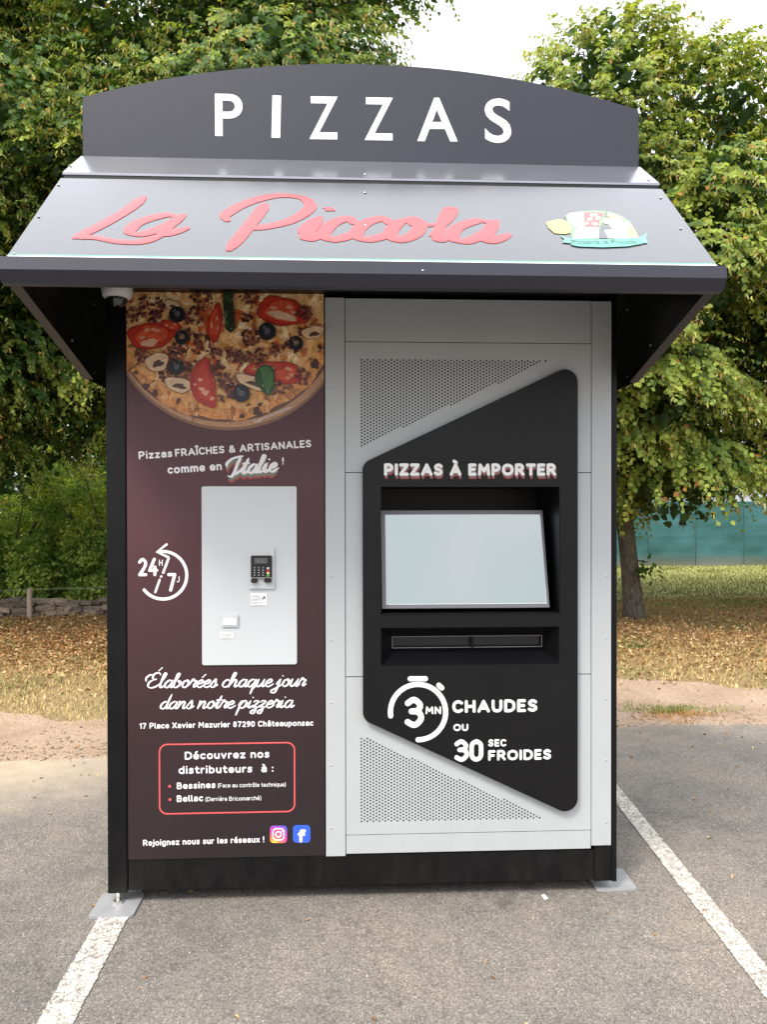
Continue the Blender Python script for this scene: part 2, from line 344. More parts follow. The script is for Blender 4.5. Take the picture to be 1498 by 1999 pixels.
# turf: grass blades and dry leaves
def blades(n, xr, yr, hmin, hmax, colf, name, label, width=.004, ypow=1.0):
    x = nr.uniform(*xr, n); y = yr[0] + (yr[1]-yr[0])*nr.rand(n)**ypow
    keep = y > np.array([dirt_edge(a) for a in x]) + nr.normal(0, .12, n); x, y = x[keep], y[keep]; n = len(x)
    h = nr.uniform(hmin, hmax, n)*(1+.06*(y-3)); a = nr.rand(n)*2*np.pi; lean = nr.uniform(.2, 1.3, n)
    B = np.stack([x, y, np.full(n, -.012)], 1); d = np.stack([np.cos(a), np.sin(a), 0*a], 1)
    s = np.stack([-np.sin(a), np.cos(a), 0*a], 1)*(width*(1+.12*(y-2)))[:, None]
    tip = B + h[:, None]*(d*np.sin(lean)[:, None] + np.array([0,0,1])*np.cos(lean)[:, None])
    V = np.stack([B-s, B+s, tip], 1).reshape(-1, 3); Fq = np.arange(3*n).reshape(-1, 3)
    o = build_np(name, V, Fq, colf(x, y, n), M['litter']); tag(o, label, kind='stuff'); return o
def lump(x, y, s=1.0):
    return np.sin(x*1.7*s+1.3*np.sin(y*1.1*s))*np.sin(y*2.1*s+1.7*np.sin(x*.9*s))
def grass_col(x, y, n):
    dry = np.array([.50,.38,.17]); brown = np.array([.32,.21,.09]); green = np.array([.16,.20,.045]); lime = np.array([.40,.37,.17])
    t = np.clip((y-4.2)/2.0, 0, 1)[:, None]; c = dry*(1-t) + brown*t
    g = np.clip((y-8.3+lump(x, y)*.8)/1.6, 0, 1)[:, None]; c = c*(1-g) + (green*.5+lime*.5*np.clip((y-10)/4, 0, 1.4)[:, None])*g
    patch = (lump(x, y, 1.3) + nr.normal(0, .35, n) > .55)[:, None]; c = np.where(patch, np.array([.17,.19,.05]), c)
    return c*nr.uniform(.55, 1.45, (n, 1))
blades(150000, (-9, 13), (2.5, 9.5), .02, .055, grass_col, 'dry_grass', 'straw coloured dry grass covering the strip under the trees', ypow=1.2)
blades(90000, (-3, 18), (9, 17), .02, .045, grass_col, 'green_grass', 'yellow green grass on the lawn in front of the teal windbreak')
def litter(n, xr, yr, name, label, yc, ysd, smin, smax, pal):
    x = nr.uniform(*xr, n); y = nr.normal(yc, ysd, n); k = (y > yr[0]) & (y < yr[1]); x, y = x[k], y[k]; n = len(x)
    P = np.stack([x, y, nr.uniform(-.008, .02, n)], 1); a = nr.rand(n)*2*np.pi
    D = np.stack([np.cos(a), np.sin(a), nr.normal(0, .3, n)], 1); Nn = np.stack([nr.normal(0,.45,n), nr.normal(0,.45,n), np.ones(n)], 1)
    V, Fq = leaf_mesh(P, D, Nn, nr.uniform(smin, smax, n), .3, .22, .3)
    c = pal[nr.randint(0, len(pal), n)]*nr.uniform(.6, 1.3, (n, 1)); c = np.repeat(c, 2, 0)
    return tag(build_np(name, V, Fq, c, M['litter']), label, kind='stuff')
pal = np.array([[.36,.19,.08],[.44,.27,.13],[.28,.16,.08],[.54,.40,.22],[.50,.35,.19],[.36,.25,.12]])
litter(26000, (-9, 13), (3.2, 10.5), 'fallen_leaves', 'curled russet fallen leaves lying on the dry grass under the trees', 6.0, 1.3, .022, .055, pal)
def asphalt_litter(n, name, label):
    x = nr.uniform(-3.5, 4, n); y = nr.uniform(-2, 2.2, n); k = nr.rand(n) < .35; y = np.where(k, nr.normal(1.9, .25, n), y)
    P = np.stack([x, y, np.full(n, .004)], 1); a = nr.rand(n)*6.28; D = np.stack([np.cos(a), np.sin(a), 0*a], 1)
    V, Fq = leaf_mesh(P, D, np.stack([nr.normal(0,.2,n), nr.normal(0,.2,n), np.ones(n)], 1), nr.uniform(.008, .030, n), .25, .2, .2)
    return tag(build_np(name, V, Fq, np.repeat(pal[nr.randint(0, len(pal), n)]*nr.uniform(.5, 1.4, (n, 1)), 2, 0), M['litter']), label, kind='stuff')
asphalt_litter(420, 'scattered_leaves', 'a few small dry leaf scraps lying on the asphalt')
litter(16000, (-9, -2), (4.0, 8.0), 'leaf_drift', 'dense brown drift of fallen leaves below the stone wall on the left', 6.3, .9, .022, .05, pal*np.array([.85,.72,.62]))
# gravel on the verge
def pebbles(n, xr, yf, name, label, smin, smax, pal, zz=0):
    x = nr.uniform(*xr, n); y = yf(x, n); s = nr.uniform(smin, smax, n)*nr.uniform(.5, 1, n)
    O = np.array([[1,0,0],[0,1,0],[-1,0,0],[0,-1,0],[0,0,.7],[0,0,-.4]], float)
    Fo = np.array([[0,1,4],[1,2,4],[2,3,4],[3,0,4],[1,0,5],[2,1,5],[3,2,5],[0,3,5]])
    a = nr.rand(n)*6.28; ca, sa = np.cos(a), np.sin(a)
    J = O[None]*nr.uniform(.6, 1.3, (n, 6, 3))*s[:, None, None]
    V = np.stack([J[..., 0]*ca[:, None]-J[..., 1]*sa[:, None]+x[:, None], J[..., 0]*sa[:, None]+J[..., 1]*ca[:, None]+y[:, None], J[..., 2]+zz+(s*.2)[:, None]], -1).reshape(-1, 3)
    Fq = (np.arange(n)[:, None, None]*6 + Fo[None]).reshape(-1, 3)
    c = np.repeat(pal[nr.randint(0, len(pal), n)]*nr.uniform(.7, 1.25, (n, 1)), 8, 0)
    return tag(build_np(name, V, Fq, c, M['litter']), label, kind='stuff')
ps = np.array([[.40,.30,.21],[.46,.36,.26],[.32,.24,.17],[.50,.41,.32]])
pebbles(7000, (-9, 9), lambda x, n: np.array([asph_edge(a) for a in x]) + np.abs(nr.normal(0, .42, n)) - .05, 'gravel', 'small sandy stones along the dirt verge', .004, .015, ps, -.004)
pebbles(2600, (-4, 4), lambda x, n: nr.uniform(-2.3, 1.9, n), 'loose_grit', 'loose grit scattered over the asphalt', .002, .0045, np.array([[.5,.46,.40],[.3,.26,.22],[.6,.57,.5]]), 0)
# dry tuft in the verge on the right, weeds, scrap of paper
def tuft(cx, cy, rx, ry, n, label, cg, name='grass_tuft'):
    a = nr.rand(n)*6.28; q = nr.rand(n)**.8*(1+.35*np.sin(3*a+1)+.25*np.sin(7*a)); x = cx+rx*q*np.cos(a)+nr.normal(0, .02, n); y = cy+ry*q*np.sin(a)
    h = nr.uniform(.012, .055, n); b = nr.rand(n)*6.28; le = nr.uniform(.2, 1.4, n)
    B = np.stack([x, y, np.full(n, -.004)], 1); d = np.stack([np.cos(b), np.sin(b), 0*b], 1); s = np.stack([-np.sin(b), np.cos(b), 0*b], 1)*.003
    tip = B + h[:, None]*(d*np.sin(le)[:, None] + np.array([0,0,1])*np.cos(le)[:, None])
    V = np.stack([B-s, B+s, tip], 1).reshape(-1, 3)
    c = np.where((y < cy-.2*ry+nr.normal(0, .04, n))[:, None], np.array([.46,.25,.10]), cg)*nr.uniform(.6, 1.4, (n, 1))
    return build_np(name, V, np.arange(3*n).reshape(-1, 3), c, M['litter'])
tag(tuft(2.42, 2.62, .40, .24, 1700, '', np.array([.20,.22,.06])), 'dry tuft of grass and russet leaves on the dirt at the asphalt edge', 'grass tuft')
tag(tuft(3.18, 5.2, .22, .2, 500, '', np.array([.05,.13,.03]), 'weed'), 'dark green weed growing in the dry grass right of the kiosk', 'weed')
o = mesh_obj('paper_scrap', [(.0,0,.002),(.014,.003,.006),(.008,.04,.004),(-.006,.036,.002),(0,0,.001),(.014,.003,.005),(.008,.04,.003),(-.006,.036,.001)],
    [(0,1,2,3),(4,7,6,5),(0,4,5,1),(1,5,6,2),(2,6,7,3),(3,7,4,0)], M['paper'], local=(.715,-.04,0)); tag(o, 'small white paper scrap on the asphalt in front of the plinth', 'paper scrap')

# ------------------------------------------------------------------ trees
def tree(x, y, ztop, zlow, rx, ry, label, ntw, seed, trunk_r=.13, lean=(0,0), green=1.0, nlobes=46, lm=.42, grp='linden trees in a row behind the kiosk', shape=1.0):
    r = np.random.RandomState(seed)
    root = empty('linden_tree', (x, y, 0)); tag(root, label, 'tree', grp)
    h = ztop-zlow; zc = zlow + h*.42
    bm = bmesh.new(); zt = zlow+h*.75
    pts = [(0,0,-.1),(.0,0,.12),(lean[0]*.35,lean[1]*.3,.7),(lean[0]*.8,lean[1]*.8,1.4),(lean[0],lean[1],2.3),(lean[0]*.8,lean[1],zt*.6),(0,0,zt)]
    add_tube(bm, pts, [trunk_r*1.55,trunk_r*1.12,trunk_r*.95,trunk_r*.9,trunk_r*.8,trunk_r*.5,trunk_r*.12], 18)
    for v_ in bm.verts: v_.co += Vector(r.normal(0, .006, 3))
    bm_obj('trunk', bm, M['bark'], root, smooth=True)
    # lobes of foliage on limbs
    lobes = []
    for i in range(nlobes):
        u = r.normal(0, 1, 3); u /= np.linalg.norm(u); q = r.uniform(.55, .93)
        up_ = u[2] > 0
        tap = 1.0 if not up_ else (1-.30*u[2]*shape)
        c = np.array([u[0]*rx*q*tap, u[1]*ry*q*tap, (zc + u[2]*q*((ztop-zc) if up_ else (zc-zlow)))])
        lobes.append((c, r.uniform(.62, 1.05)*(rx/2.8)))
    bm = bmesh.new()
    for c, R in lobes:
        s = Vector((lean[0]*.8, lean[1]*.8, max(1.6, min(zt, c[2]*.62)))); e = Vector(c); mid = (s+e)/2 + Vector(r.normal(0, .15, 3))
        add_tube(bm, [s, (s*.5+mid*.5), mid, e], [.05,.038,.026,.008], 6)
    for _ in range(150):
        c, R = lobes[r.randint(len(lobes))]; e = Vector(c) + Vector(unit(r.normal(0,1,(1,3)))[0])*R; s = Vector(c)
        add_tube(bm, [s, (s+e)/2+Vector(r.normal(0,.05,3)), e], [.012,.008,.003], 4, False)
    bm_obj('branches', bm, M['bark'], root, smooth=True)
    # twigs with alternate leaves
    LC = np.array([c for c, R in lobes]); LR = np.array([R for c, R in lobes])
    k = r.randint(0, nlobes, ntw); u = unit(r.normal(0, 1, (ntw, 3))); u[:, 2] = np.abs(u[:, 2])*.9 - .25; u = unit(u)
    B = LC[k] + u*(LR[k]*r.uniform(.55, 1.0, ntw)**.6)[:, None]*np.array([1.1,1.1,.8])
    outw = B - np.array([0,0,zc]); outw[:, 2] *= .5; outw = unit(outw)
    dirn = unit(.7*outw + .7*u*np.array([1,1,.4]) + r.normal(0, .35, (ntw, 3)) + np.array([0,0,-.15]))
    tl = r.uniform(.3, .62, ntw); nl = 13
    tone = r.normal(0, 1, ntw)
    lp, ld, ln, ls, lc = [], [], [], [], []
    for j in range(nl):
        t = (j+.5)/nl; drp = np.array([0,0,-.42])*t*t
        p = B + (dirn*t + drp)*tl[:, None]
        side = unit(np.cross(dirn, np.array([0,0,1.]))+1e-6)*(1 if j % 2 else -1)
        d = .75*side + .45*dirn + r.normal(0, .28, (ntw, 3)) + np.array([0,0,-.55])
        nrm = np.array([0,0,.8]) + .75*outw + r.normal(0, .33, (ntw, 3))
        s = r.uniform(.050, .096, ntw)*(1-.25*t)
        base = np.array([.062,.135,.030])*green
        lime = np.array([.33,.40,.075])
        f = np.clip(lm + .26*tone + .34*t + r.normal(0, .12, ntw) + .12*(p[:, 2]-zc)/h, 0, 1)[:, None]  # more lime towards tips and crown top, sunlit highlights put into leaf colour
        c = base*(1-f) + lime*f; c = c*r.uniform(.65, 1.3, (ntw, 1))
        rare = r.rand(ntw) < .012; c[rare] = np.array([.42,.22,.06])
        lp.append(p); ld.append(d); ln.append(nrm); ls.append(s); lc.append(c)
    V, Fq = leaf_mesh(np.concatenate(lp), np.concatenate(ld), np.concatenate(ln), np.concatenate(ls))
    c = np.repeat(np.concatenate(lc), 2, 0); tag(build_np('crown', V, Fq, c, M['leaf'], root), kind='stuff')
    # larger inner leaves close the crown, painted darker for its deep shade
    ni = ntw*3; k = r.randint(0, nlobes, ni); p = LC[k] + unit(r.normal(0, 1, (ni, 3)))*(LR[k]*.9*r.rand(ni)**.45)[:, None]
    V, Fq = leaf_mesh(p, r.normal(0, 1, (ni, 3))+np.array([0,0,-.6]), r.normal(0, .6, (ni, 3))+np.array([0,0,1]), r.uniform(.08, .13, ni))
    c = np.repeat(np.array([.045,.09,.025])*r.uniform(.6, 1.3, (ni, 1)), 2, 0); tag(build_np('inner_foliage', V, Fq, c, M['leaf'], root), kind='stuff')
    # hanging blossom with pale bracts
    nb = int(ntw*.75); q = r.choice(ntw, nb, replace=False); VV, FF, CC = [], [], []; off = 0
    for j in range(4):
        t = r.uniform(.45, 1.0, nb); p = B[q] + (dirn[q]*t[:, None] + np.array([0,0,-.42])*(t*t)[:, None])*tl[q][:, None] + r.normal(0, .025, (nb, 3))
        d = np.array([0,0,-1.]) + r.normal(0, .45, (nb, 3))
        V, Fq = leaf_mesh(p, d, r.normal(0, 1, (nb, 3))+outw[q], r.uniform(.05, .09, nb), .13, .03, .1)
        c = np.array([.50,.48,.17]) + r.normal(0, .04, (nb, 3)); hot = r.rand(nb) < .06; c[hot] = np.array([.55,.30,.10])
        VV.append(V); FF.append(Fq+off); CC.append(np.repeat(np.clip(c, .02, 1), 2, 0)); off += len(V)
        V, Fq = leaf_mesh(p+np.array([0,0,-.06])+r.normal(0, .012, (nb, 3)), r.normal(0, 1, (nb, 3)), r.normal(0, 1, (nb, 3)), r.uniform(.012, .02, nb), .5, .1, .1)
        VV.append(V); FF.append(Fq+off); CC.append(np.tile(np.array([.55,.50,.24]), (len(Fq), 1))); off += len(V)
    tag(build_np('blossom', np.concatenate(VV), np.concatenate(FF), np.concatenate(CC), M['leaf'], root), kind='stuff')
    return root
tA = tree(3.98, 7.44, 8.75, 1.35, 2.75, 2.5, 'linden tree with leaning trunk right of the kiosk, in front of the windbreak', 7800, 21, trunk_r=.125, lean=(-.16,0), green=1.05)
tB = tree(8.7, 8.3, 7.9, 1.35, 3.0, 2.6, 'linden tree at the right edge, lower top beside the tallest one', 6800, 22, green=1.05)
tC = tree(-1.25, 7.9, 12.0, 1.7, 3.15, 2.5, 'dark dense linden tree rising directly behind the sign board', 9200, 23, green=.95, nlobes=72, lm=.04)
tD = tree(-6.3, 7.3, 12.0, 1.3, 3.4, 2.7, 'dark dense linden tree at the left edge above the stone wall', 9800, 24, green=.95, nlobes=76, lm=.04)

# a sprout on the trunk of the right tree
def sprig(parent, loc, n, seed):
    r = np.random.RandomState(seed); p = np.array(loc) + r.normal(0, 1, (n, 3))*np.array([.11,.06,.06])
    V, Fq = leaf_mesh(p, r.normal(0, .5, (n, 3))+np.array([.6,-.2,-.4]), r.normal(0, .4, (n, 3))+np.array([0,-.3,1]), r.uniform(.07, .11, n))
    c = np.repeat(np.array([.06,.13,.03])*r.uniform(.7, 1.3, (n, 1)), 2, 0)
    return build_np('sprout', V, Fq, c, M['leaf'], parent)
tag(sprig(tA, (.08,-.14,.70), 26, 5), kind='stuff')

# shrubs behind the stone wall
def shrub(x, y, zh, rx, label, n, seed, col=(.22,.36,.09), mix=(.58,.66,.16)):  # leaf colours raised far up to stand for sunlight on the shrubs
    r = np.random.RandomState(seed); root = empty('shrub', (x, y, 0)); tag(root, label, 'shrub', 'shrubs behind the stone wall')
    bm = bmesh.new()
    for i in range(9):
        a = r.rand()*6.28; q = r.uniform(.3, .9)*rx; add_tube(bm, [(r.normal(0,.1), r.normal(0,.1), 0), (math.cos(a)*q*.4, math.sin(a)*q*.4, zh*.4), (math.cos(a)*q, math.sin(a)*q, zh*.85)], [.035,.022,.006], 6)
    bm_obj('stems', bm, M['bark'], root, smooth=True)
    nb = 34; bc = np.stack([r.uniform(-.85, .85, nb)*rx, r.uniform(-.7, .7, nb)*rx*.7, r.uniform(.0, .85, nb)*zh], 1); br = r.uniform(.28, .5, nb)
    k = r.randint(0, nb, n); u = unit(r.normal(0, 1, (n, 3))); p = bc[k] + u*(br[k]*r.uniform(.5, 1, n)**.5)[:, None]
    d = u*.6 + r.normal(0, .6, (n, 3)) + np.array([0,0,-.1]); nn = np.array([0,0,.8]) + .5*u + r.normal(0, .4, (n, 3))
    V, Fq = leaf_mesh(p, d, nn, r.uniform(.045, .085, n), .34)
    f = np.clip(r.normal(.35, .25, n)+.4*(lump(p[:, 0]*3, p[:, 2]*4)), 0, 1)[:, None]
    c = (np.array(col)*(1-f)+np.array(mix)*f)*r.uniform(.6, 1.35, (n, 1))
    tag(build_np('foliage', V, Fq, np.repeat(c, 2, 0), M['leaf'], root), kind='stuff')
shrub(-5.9, 9.9, 2.1, 1.5, 'broad shrub with dark leaves at the left edge behind the stone wall', 20000, 31, (.18,.32,.08))
shrub(-4.1, 10.0, 2.4, 1.5, 'tall light green shrub just left of the kiosk behind the stone wall', 17000, 32)
shrub(-4.9, 11.6, 2.9, 1.8, 'high shrub further back between the two nearer ones', 15000, 33, (.18,.32,.08))
shrub(-2.3, 10.6, 2.2, 1.6, 'shrub hidden mostly behind the kiosk beside the light green one', 9000, 34)
# a wood beyond, one dark mass
nw = 34000; x = nr.uniform(-26, 0, nw); yv = nr.uniform(12.8, 19, nw); top = 6.5+1.5*np.sin(x*.6)+.8*np.sin(x*1.7); z = nr.rand(nw)**1.3*top
V, Fq = leaf_mesh(np.stack([x, yv, z], 1), nr.normal(0, 1, (nw, 3))+np.array([0,0,-.5]), nr.normal(0, .6, (nw, 3))+np.array([0,-.4,1]), nr.uniform(.18, .32, nw))
tag(build_np('far_wood', V, Fq, np.repeat(np.array([.05,.10,.03])*nr.uniform(.5, 1.5, (nw, 1)), 2, 0), M['leaf']), 'dark leafy wood beyond the shrubs on the left', kind='stuff')

# dry stone wall: three uneven courses of separate stones
wall = empty('stone_wall', (-4.6, 8.15, 0)); tag(wall, 'low dry stone wall along the grass on the left', 'wall')
def stone_mesh(seed):
    r = random.Random(seed); bm = bmesh.new(); bmesh.ops.create_cube(bm, size=1); bmesh.ops.subdivide_edges(bm, edges=bm.edges[:], cuts=1)
    for v_ in bm.verts:
        q = v_.co.normalized()*.62; v_.co = v_.co*.62 + q*.38 + Vector((r.uniform(-.07,.07), r.uniform(-.07,.07), r.uniform(-.09,.09)))
    me = bpy.data.meshes.new('stone'); bm.to_mesh(me); bm.free(); me.materials.append(M['stone']); return me
smesh = [stone_mesh(i) for i in range(7)]
for course, (z, hh) in enumerate(((.035,.08), (.10,.075), (.165,.07), (.215,.05))):
    x = -2.9 + rnd.uniform(-.1, .1)
    while x < 2.6:
        wd = rnd.uniform(.10, .34)
        if not (course == 3 and rnd.random() < .35):
            o = bpy.data.objects.new('stone', rnd.choice(smesh)); link(o, wall)
            o.location = (x+wd/2, rnd.uniform(-.03,.03)+x*.13, z+rnd.uniform(-.012,.012)); o.scale = (wd*1.02, rnd.uniform(.18,.28), hh*rnd.uniform(.95,1.25))
            o.rotation_euler = (rnd.uniform(-.1,.1), rnd.uniform(-.1,.1), rnd.uniform(-.15,.15))
        x += wd*.98
# wire fence with wooden posts
wf = empty('wire_fence', (-4.65, 7.85, 0)); tag(wf, 'low wire fence with a short wooden post before the stone wall', 'fence')
for dx in (-2.6, 0, 2.9):
    bm = bmesh.new(); add_box(bm, dx-.028, dx+.028, -.028+dx*.1, .028+dx*.1, -.1, .42+.03*dx*.3); bm_obj('post', bm, M['wood'], wf, bevel=.004)
for zz in (.405,):
    bm = bmesh.new(); add_tube(bm, [(-2.6,-.29,zz-.02),(-1.3,-.16,zz-.035),(0,0,zz),(1.4,.14,zz+.01),(2.9,.29,zz+.03)], .0028, 5); bm_obj('wire', bm, M['wire'], wf)

# teal windbreak
wb = empty('windbreak', (10, 16.4, 0)); tag(wb, 'teal fabric windbreak stretched along the far edge of the lawn', 'windbreak')
bm = bmesh.new(); nx, nz = 260, 16; H = 1.72; vs = []
for i in range(nx+1):
    for j in range(nz+1):
        xx = -10 + 26*i/nx; zz = H*j/nz
        yy_ = .035*math.sin(xx*2.2+zz*3) + .010*math.sin(zz*21+.6*math.sin(xx*2)) + .016*abs(math.sin(xx*2.4166))**.4 + .03*math.sin(xx*7)*math.exp(-((zz-.55)/.2)**2) + .02*math.sin(xx*5)*math.exp(-((zz-1.1)/.15)**2)
        vs.append(bm.verts.new((xx, yy_, zz)))
for i in range(nx):
    for j in range(nz):
        a = i*(nz+1)+j; bm.faces.new((vs[a], vs[a+nz+1], vs[a+nz+2], vs[a+1]))
bm_obj('fabric', bm, M['tarp'], wb, smooth=True)
M['rope'] = mat('pale_hem', (.10,.22,.22), .7)
M['seam'] = mat('dark_tarp_seam', (.02,.075,.082), .8)
for k in range(20):
    bm = bmesh.new(); xs_ = -10+1.3*k; add_tube(bm, [(xs_+.01*math.sin(j), -.052+.008*math.sin(j*2.), .02+1.68*j/8) for j in range(9)], .008, 4); bm_obj('seam', bm, M['seam'], wb)
for zz_ in (1.715,):
    bm = bmesh.new(); add_tube(bm, [(-10+26*i/90, -.05+.02*math.sin(i*1.7), zz_-.012*abs(math.sin(i*.9))) for i in range(91)], .009 if zz_ > 1.5 else .005, 4); bm_obj('hem_rope', bm, M['rope'], wb)
for k in range(11):
    bm = bmesh.new(); add_tube(bm, [(-10+2.6*k, .09, -.1), (-10+2.6*k, .09, 1.8)], .03, 8); bm_obj('post', bm, M['steel'], wb)

# ------------------------------------------------------------------ the kiosk
K = empty('pizza_kiosk', (0, 0.5, 0)); tag(K, 'black and white pizza vending kiosk with plum printed panel under a sloping awning', 'vending kiosk')
class KParent: pass
def kp(o):            # keep world coordinates while parenting under the kiosk
    return o
KINV = Matrix.Translation((0, -.5, 0))
def fix(o):           # children of K are modelled in world coordinates
    o.matrix_parent_inverse = KINV; return o
def kbox(name, *a, parent=None, bevel=.0015):
    o = box(name, *a, parent or K, bevel=bevel)
    return fix(o) if parent is None else o

bm = bmesh.new()
add_box(bm, -1.022, -1.0, .085, 1.15, .07, 2.93); add_box(bm, 1.0, 1.02, .03, 1.15, .07, 2.93)
add_box(bm, -.998, .998, 1.12, 1.148, .07, 2.93); add_box(bm, -.998, .998, .03, 1.118, .07, .1); add_box(bm, -.998, .998, .03, 1.118, 2.9, 2.925)
add_box(bm, -.942, .998, .032, .05, 2.43, 2.89)
fix(bm_obj('body_shell', bm, M['black'], K))
kbox('corner_post', -1.024, -.948, .0, .084, .047, 2.44, M['black'], bevel=.003)
kbox('corner_post', 1.0015, 1.022, .0, .028, .047, 2.44, M['black'], bevel=.002)
kbox('plinth', -.944, .928, .004, .028, .056, .178, M['black'], bevel=.001)
kbox('plinth', .930, 1.0, .002, .028, .05, .192, M['black'], bevel=.001)
kbox('underfloor_light_block', -.93, .98, .12, 1.12, .004, .068, M['dark'], bevel=0)  # added block, stops light passing beneath the kiosk from behind
kbox('awning_header', -1.02, 1.02, -.15, -.002, 2.425, 2.76, M['black'])

def prism(name, outline, holes, y0, y1, mt, parent=None, world=True, frame=None, hname=None):
    """plate in the xz plane between y0 (front) and y1, with holes"""
    loops = [outline] + holes
    pts, edges = [], []
    for lp in loops:
        b = len(pts); pts += [Vector(p) for p in lp]; edges += [(b+i, b+(i+1)%len(lp)) for i in range(len(lp))]
    v, e_, f_, ov, oe, of = delaunay_2d_cdt(pts, edges, [], 1, 1e-6)
    hc = []
    for h in holes:
        a = np.array(h); hc.append((a.mean(0), a))
    V2 = np.array([[p.x, p.y] for p in v])
    if holes:
        small = all(len(h) <= 8 and np.ptp(np.array(h)[:, 0]) < .02 for h in holes)
    keep = []
    if holes and small:
        cen = np.array([c for c, a in hc]); rad = np.ptp(hc[0][1][:, 0])/2
        for t in f_:
            g = V2[list(t)].mean(0); d = np.abs(cen-g).max(1).min() if False else np.sqrt(((cen-g)**2).sum(1)).min()
            if d > rad*.80: keep.append(t)
    else:
        def inside(p, a):
            x, y = p; c = False; n = len(a)
            for i in range(n):
                x1, y1_ = a[i]; x2, y2 = a[i-1]
                if (y1_ > y) != (y2 > y) and x < (x2-x1)*(y-y1_)/(y2-y1_)+x1: c = not c
            return c
        for t in f_:
            g = V2[list(t)].mean(0)
            if not any(inside(g, a) for c, a in hc): keep.append(t)
    n = len(V2); verts = [(p[0], y0, p[1]) for p in V2] + [(p[0], y1, p[1]) for p in V2]
    faces = [tuple(t) for t in keep] + [tuple(n+i for i in reversed(t)) for t in keep]
    cnt = {}
    for t in keep:
        for i in range(3):
            a, b = t[i], t[(i+1)%3]; cnt.setdefault((min(a,b), max(a,b)), []).append((a, b))
    for k_, l_ in cnt.items():
        if len(l_) == 1: a, b = l_[0]; faces.append((b, a, n+a, n+b))
    me = bpy.data.meshes.new(name); me.from_pydata(verts, [], faces); me.update(); me.materials.append(mt)
    bm = bmesh.new(); bm.from_mesh(me); bmesh.ops.recalc_face_normals(bm, faces=bm.faces[:]); bm.to_mesh(me); bm.free()
    o = link(bpy.data.objects.new(name, me), parent or K)
    return fix(o) if parent is None else o
def rrect(x0, z0, x1, z1, r, n=6):
    out = []
    for cx_, cz_, a0 in ((x1-r, z1-r, 0), (x0+r, z1-r, 90), (x0+r, z0+r, 180), (x1-r, z0+r, 270)):
        for i in range(n+1):
            a = math.radians(a0+90*i/n); out.append((cx_+r*math.cos(a), cz_+r*math.sin(a)))
    return out
def rpoly(pts, rads, n=8):
    out = []; N_ = len(pts)
    for i in range(N_):
        p = Vector(pts[i]); a = (Vector(pts[i-1])-p).normalized(); b = (Vector(pts[(i+1)%N_])-p).normalized(); r = rads[i]
        if r <= 0: out.append(tuple(p)); continue
        ang = a.angle(b); d = r/math.tan(ang/2); c = p + (a+b).normalized()*(r/math.sin(ang/2))
        s = p+a*d-c; e = p+b*d-c; a0 = math.atan2(s.y, s.x); a1 = math.atan2(e.y, e.x); da = (a1-a0+math.pi)%(2*math.pi)-math.pi
        out += [(c.x+r*math.cos(a0+da*k/n), c.y+r*math.sin(a0+da*k/n)) for k in range(n+1)]
    return out

# --- lettering
font_cache = {}
def glyph_mesh(s, off):
    """outline of the default font as triangles; capital height 1"""
    k = (s, off)
    if k in font_cache: return font_cache[k]
    cu = bpy.data.curves.new('t', 'FONT'); cu.body = s; cu.size = 1; cu.offset = off; cu.resolution_u = 6
    o = bpy.data.objects.new('t', cu); COL.objects.link(o)
    dg = bpy.context.evaluated_depsgraph_get(); dg.update(); me = bpy.data.meshes.new_from_object(o.evaluated_get(dg))
    V = [(v.co.x, v.co.y) for v in me.vertices]; Fc = [tuple(p.vertices) for p in me.polygons]
    bpy.data.objects.remove(o); bpy.data.curves.remove(cu); bpy.data.meshes.remove(me)
    font_cache[k] = (V, Fc); return V, Fc
CAPH = None
def text(fr, s, p0, p1, cap, mt, parent, h=.0008, off=.022, name='lettering', shift=(0,0), sx=None):
    """baseline from picture point p0 to p1 projected on the surface; cap = capital height there; off = stroke thickening with round corners"""
    co = .014 if name == 'letter' else 0; V, Fc = glyph_mesh(s, co); HV, _ = glyph_mesh('H', co); H1 = max(v[1] for v in HV)
    x0 = min(v[0] for v in V); x1 = max(v[0] for v in V)
    a = Vector(fr.px(*p0)); b = Vector(fr.px(*p1)); t = Vector(fr.px(p0[0], p0[1]-cap))
    ln = (b-a).length; ch = (t-a).length; d = (b-a).normalized(); q = Vector((-d.y, d.x)); w_ = ch*off*1.05
    P2 = [a + d*(w_+(v[0]-x0)/(x1-x0)*(ln-2*w_)) + q*(w_+v[1]/H1*(ch-2*w_)) + Vector(shift) for v in V]
    verts = [fr.P(p.x, p.y, h) for p in P2]; faces = list(Fc)
    if off > .015:
        cnt = {}
        for f in Fc:
            for i in range(len(f)):
                e = (min(f[i], f[i-1]), max(f[i], f[i-1])); cnt[e] = cnt.get(e, 0)+1
        k = 0; seen = set()
        for (i, j), c in cnt.items():
            if c != 1: continue
            A, B = P2[i], P2[j]; e = B-A
            if e.length < 1e-7: continue
            e.normalize(); nn = Vector((-e.y, e.x))*w_; k += 1; hh = h+6e-6*(k % 9)+6e-6; b0 = len(verts)
            verts += [fr.P(*(A+nn), hh), fr.P(*(A-nn), hh), fr.P(*(B-nn), hh), fr.P(*(B+nn), hh)]; faces.append((b0, b0+1, b0+2, b0+3))
            if i not in seen:
                seen.add(i); b0 = len(verts); hh += 6e-5
                verts += [fr.P(A.x+w_*math.cos(m_*.7854), A.y+w_*math.sin(m_*.7854), hh) for m_ in range(8)]; faces.append(tuple(range(b0, b0+8)))
    return mesh_obj(name, verts, faces, mt, parent)
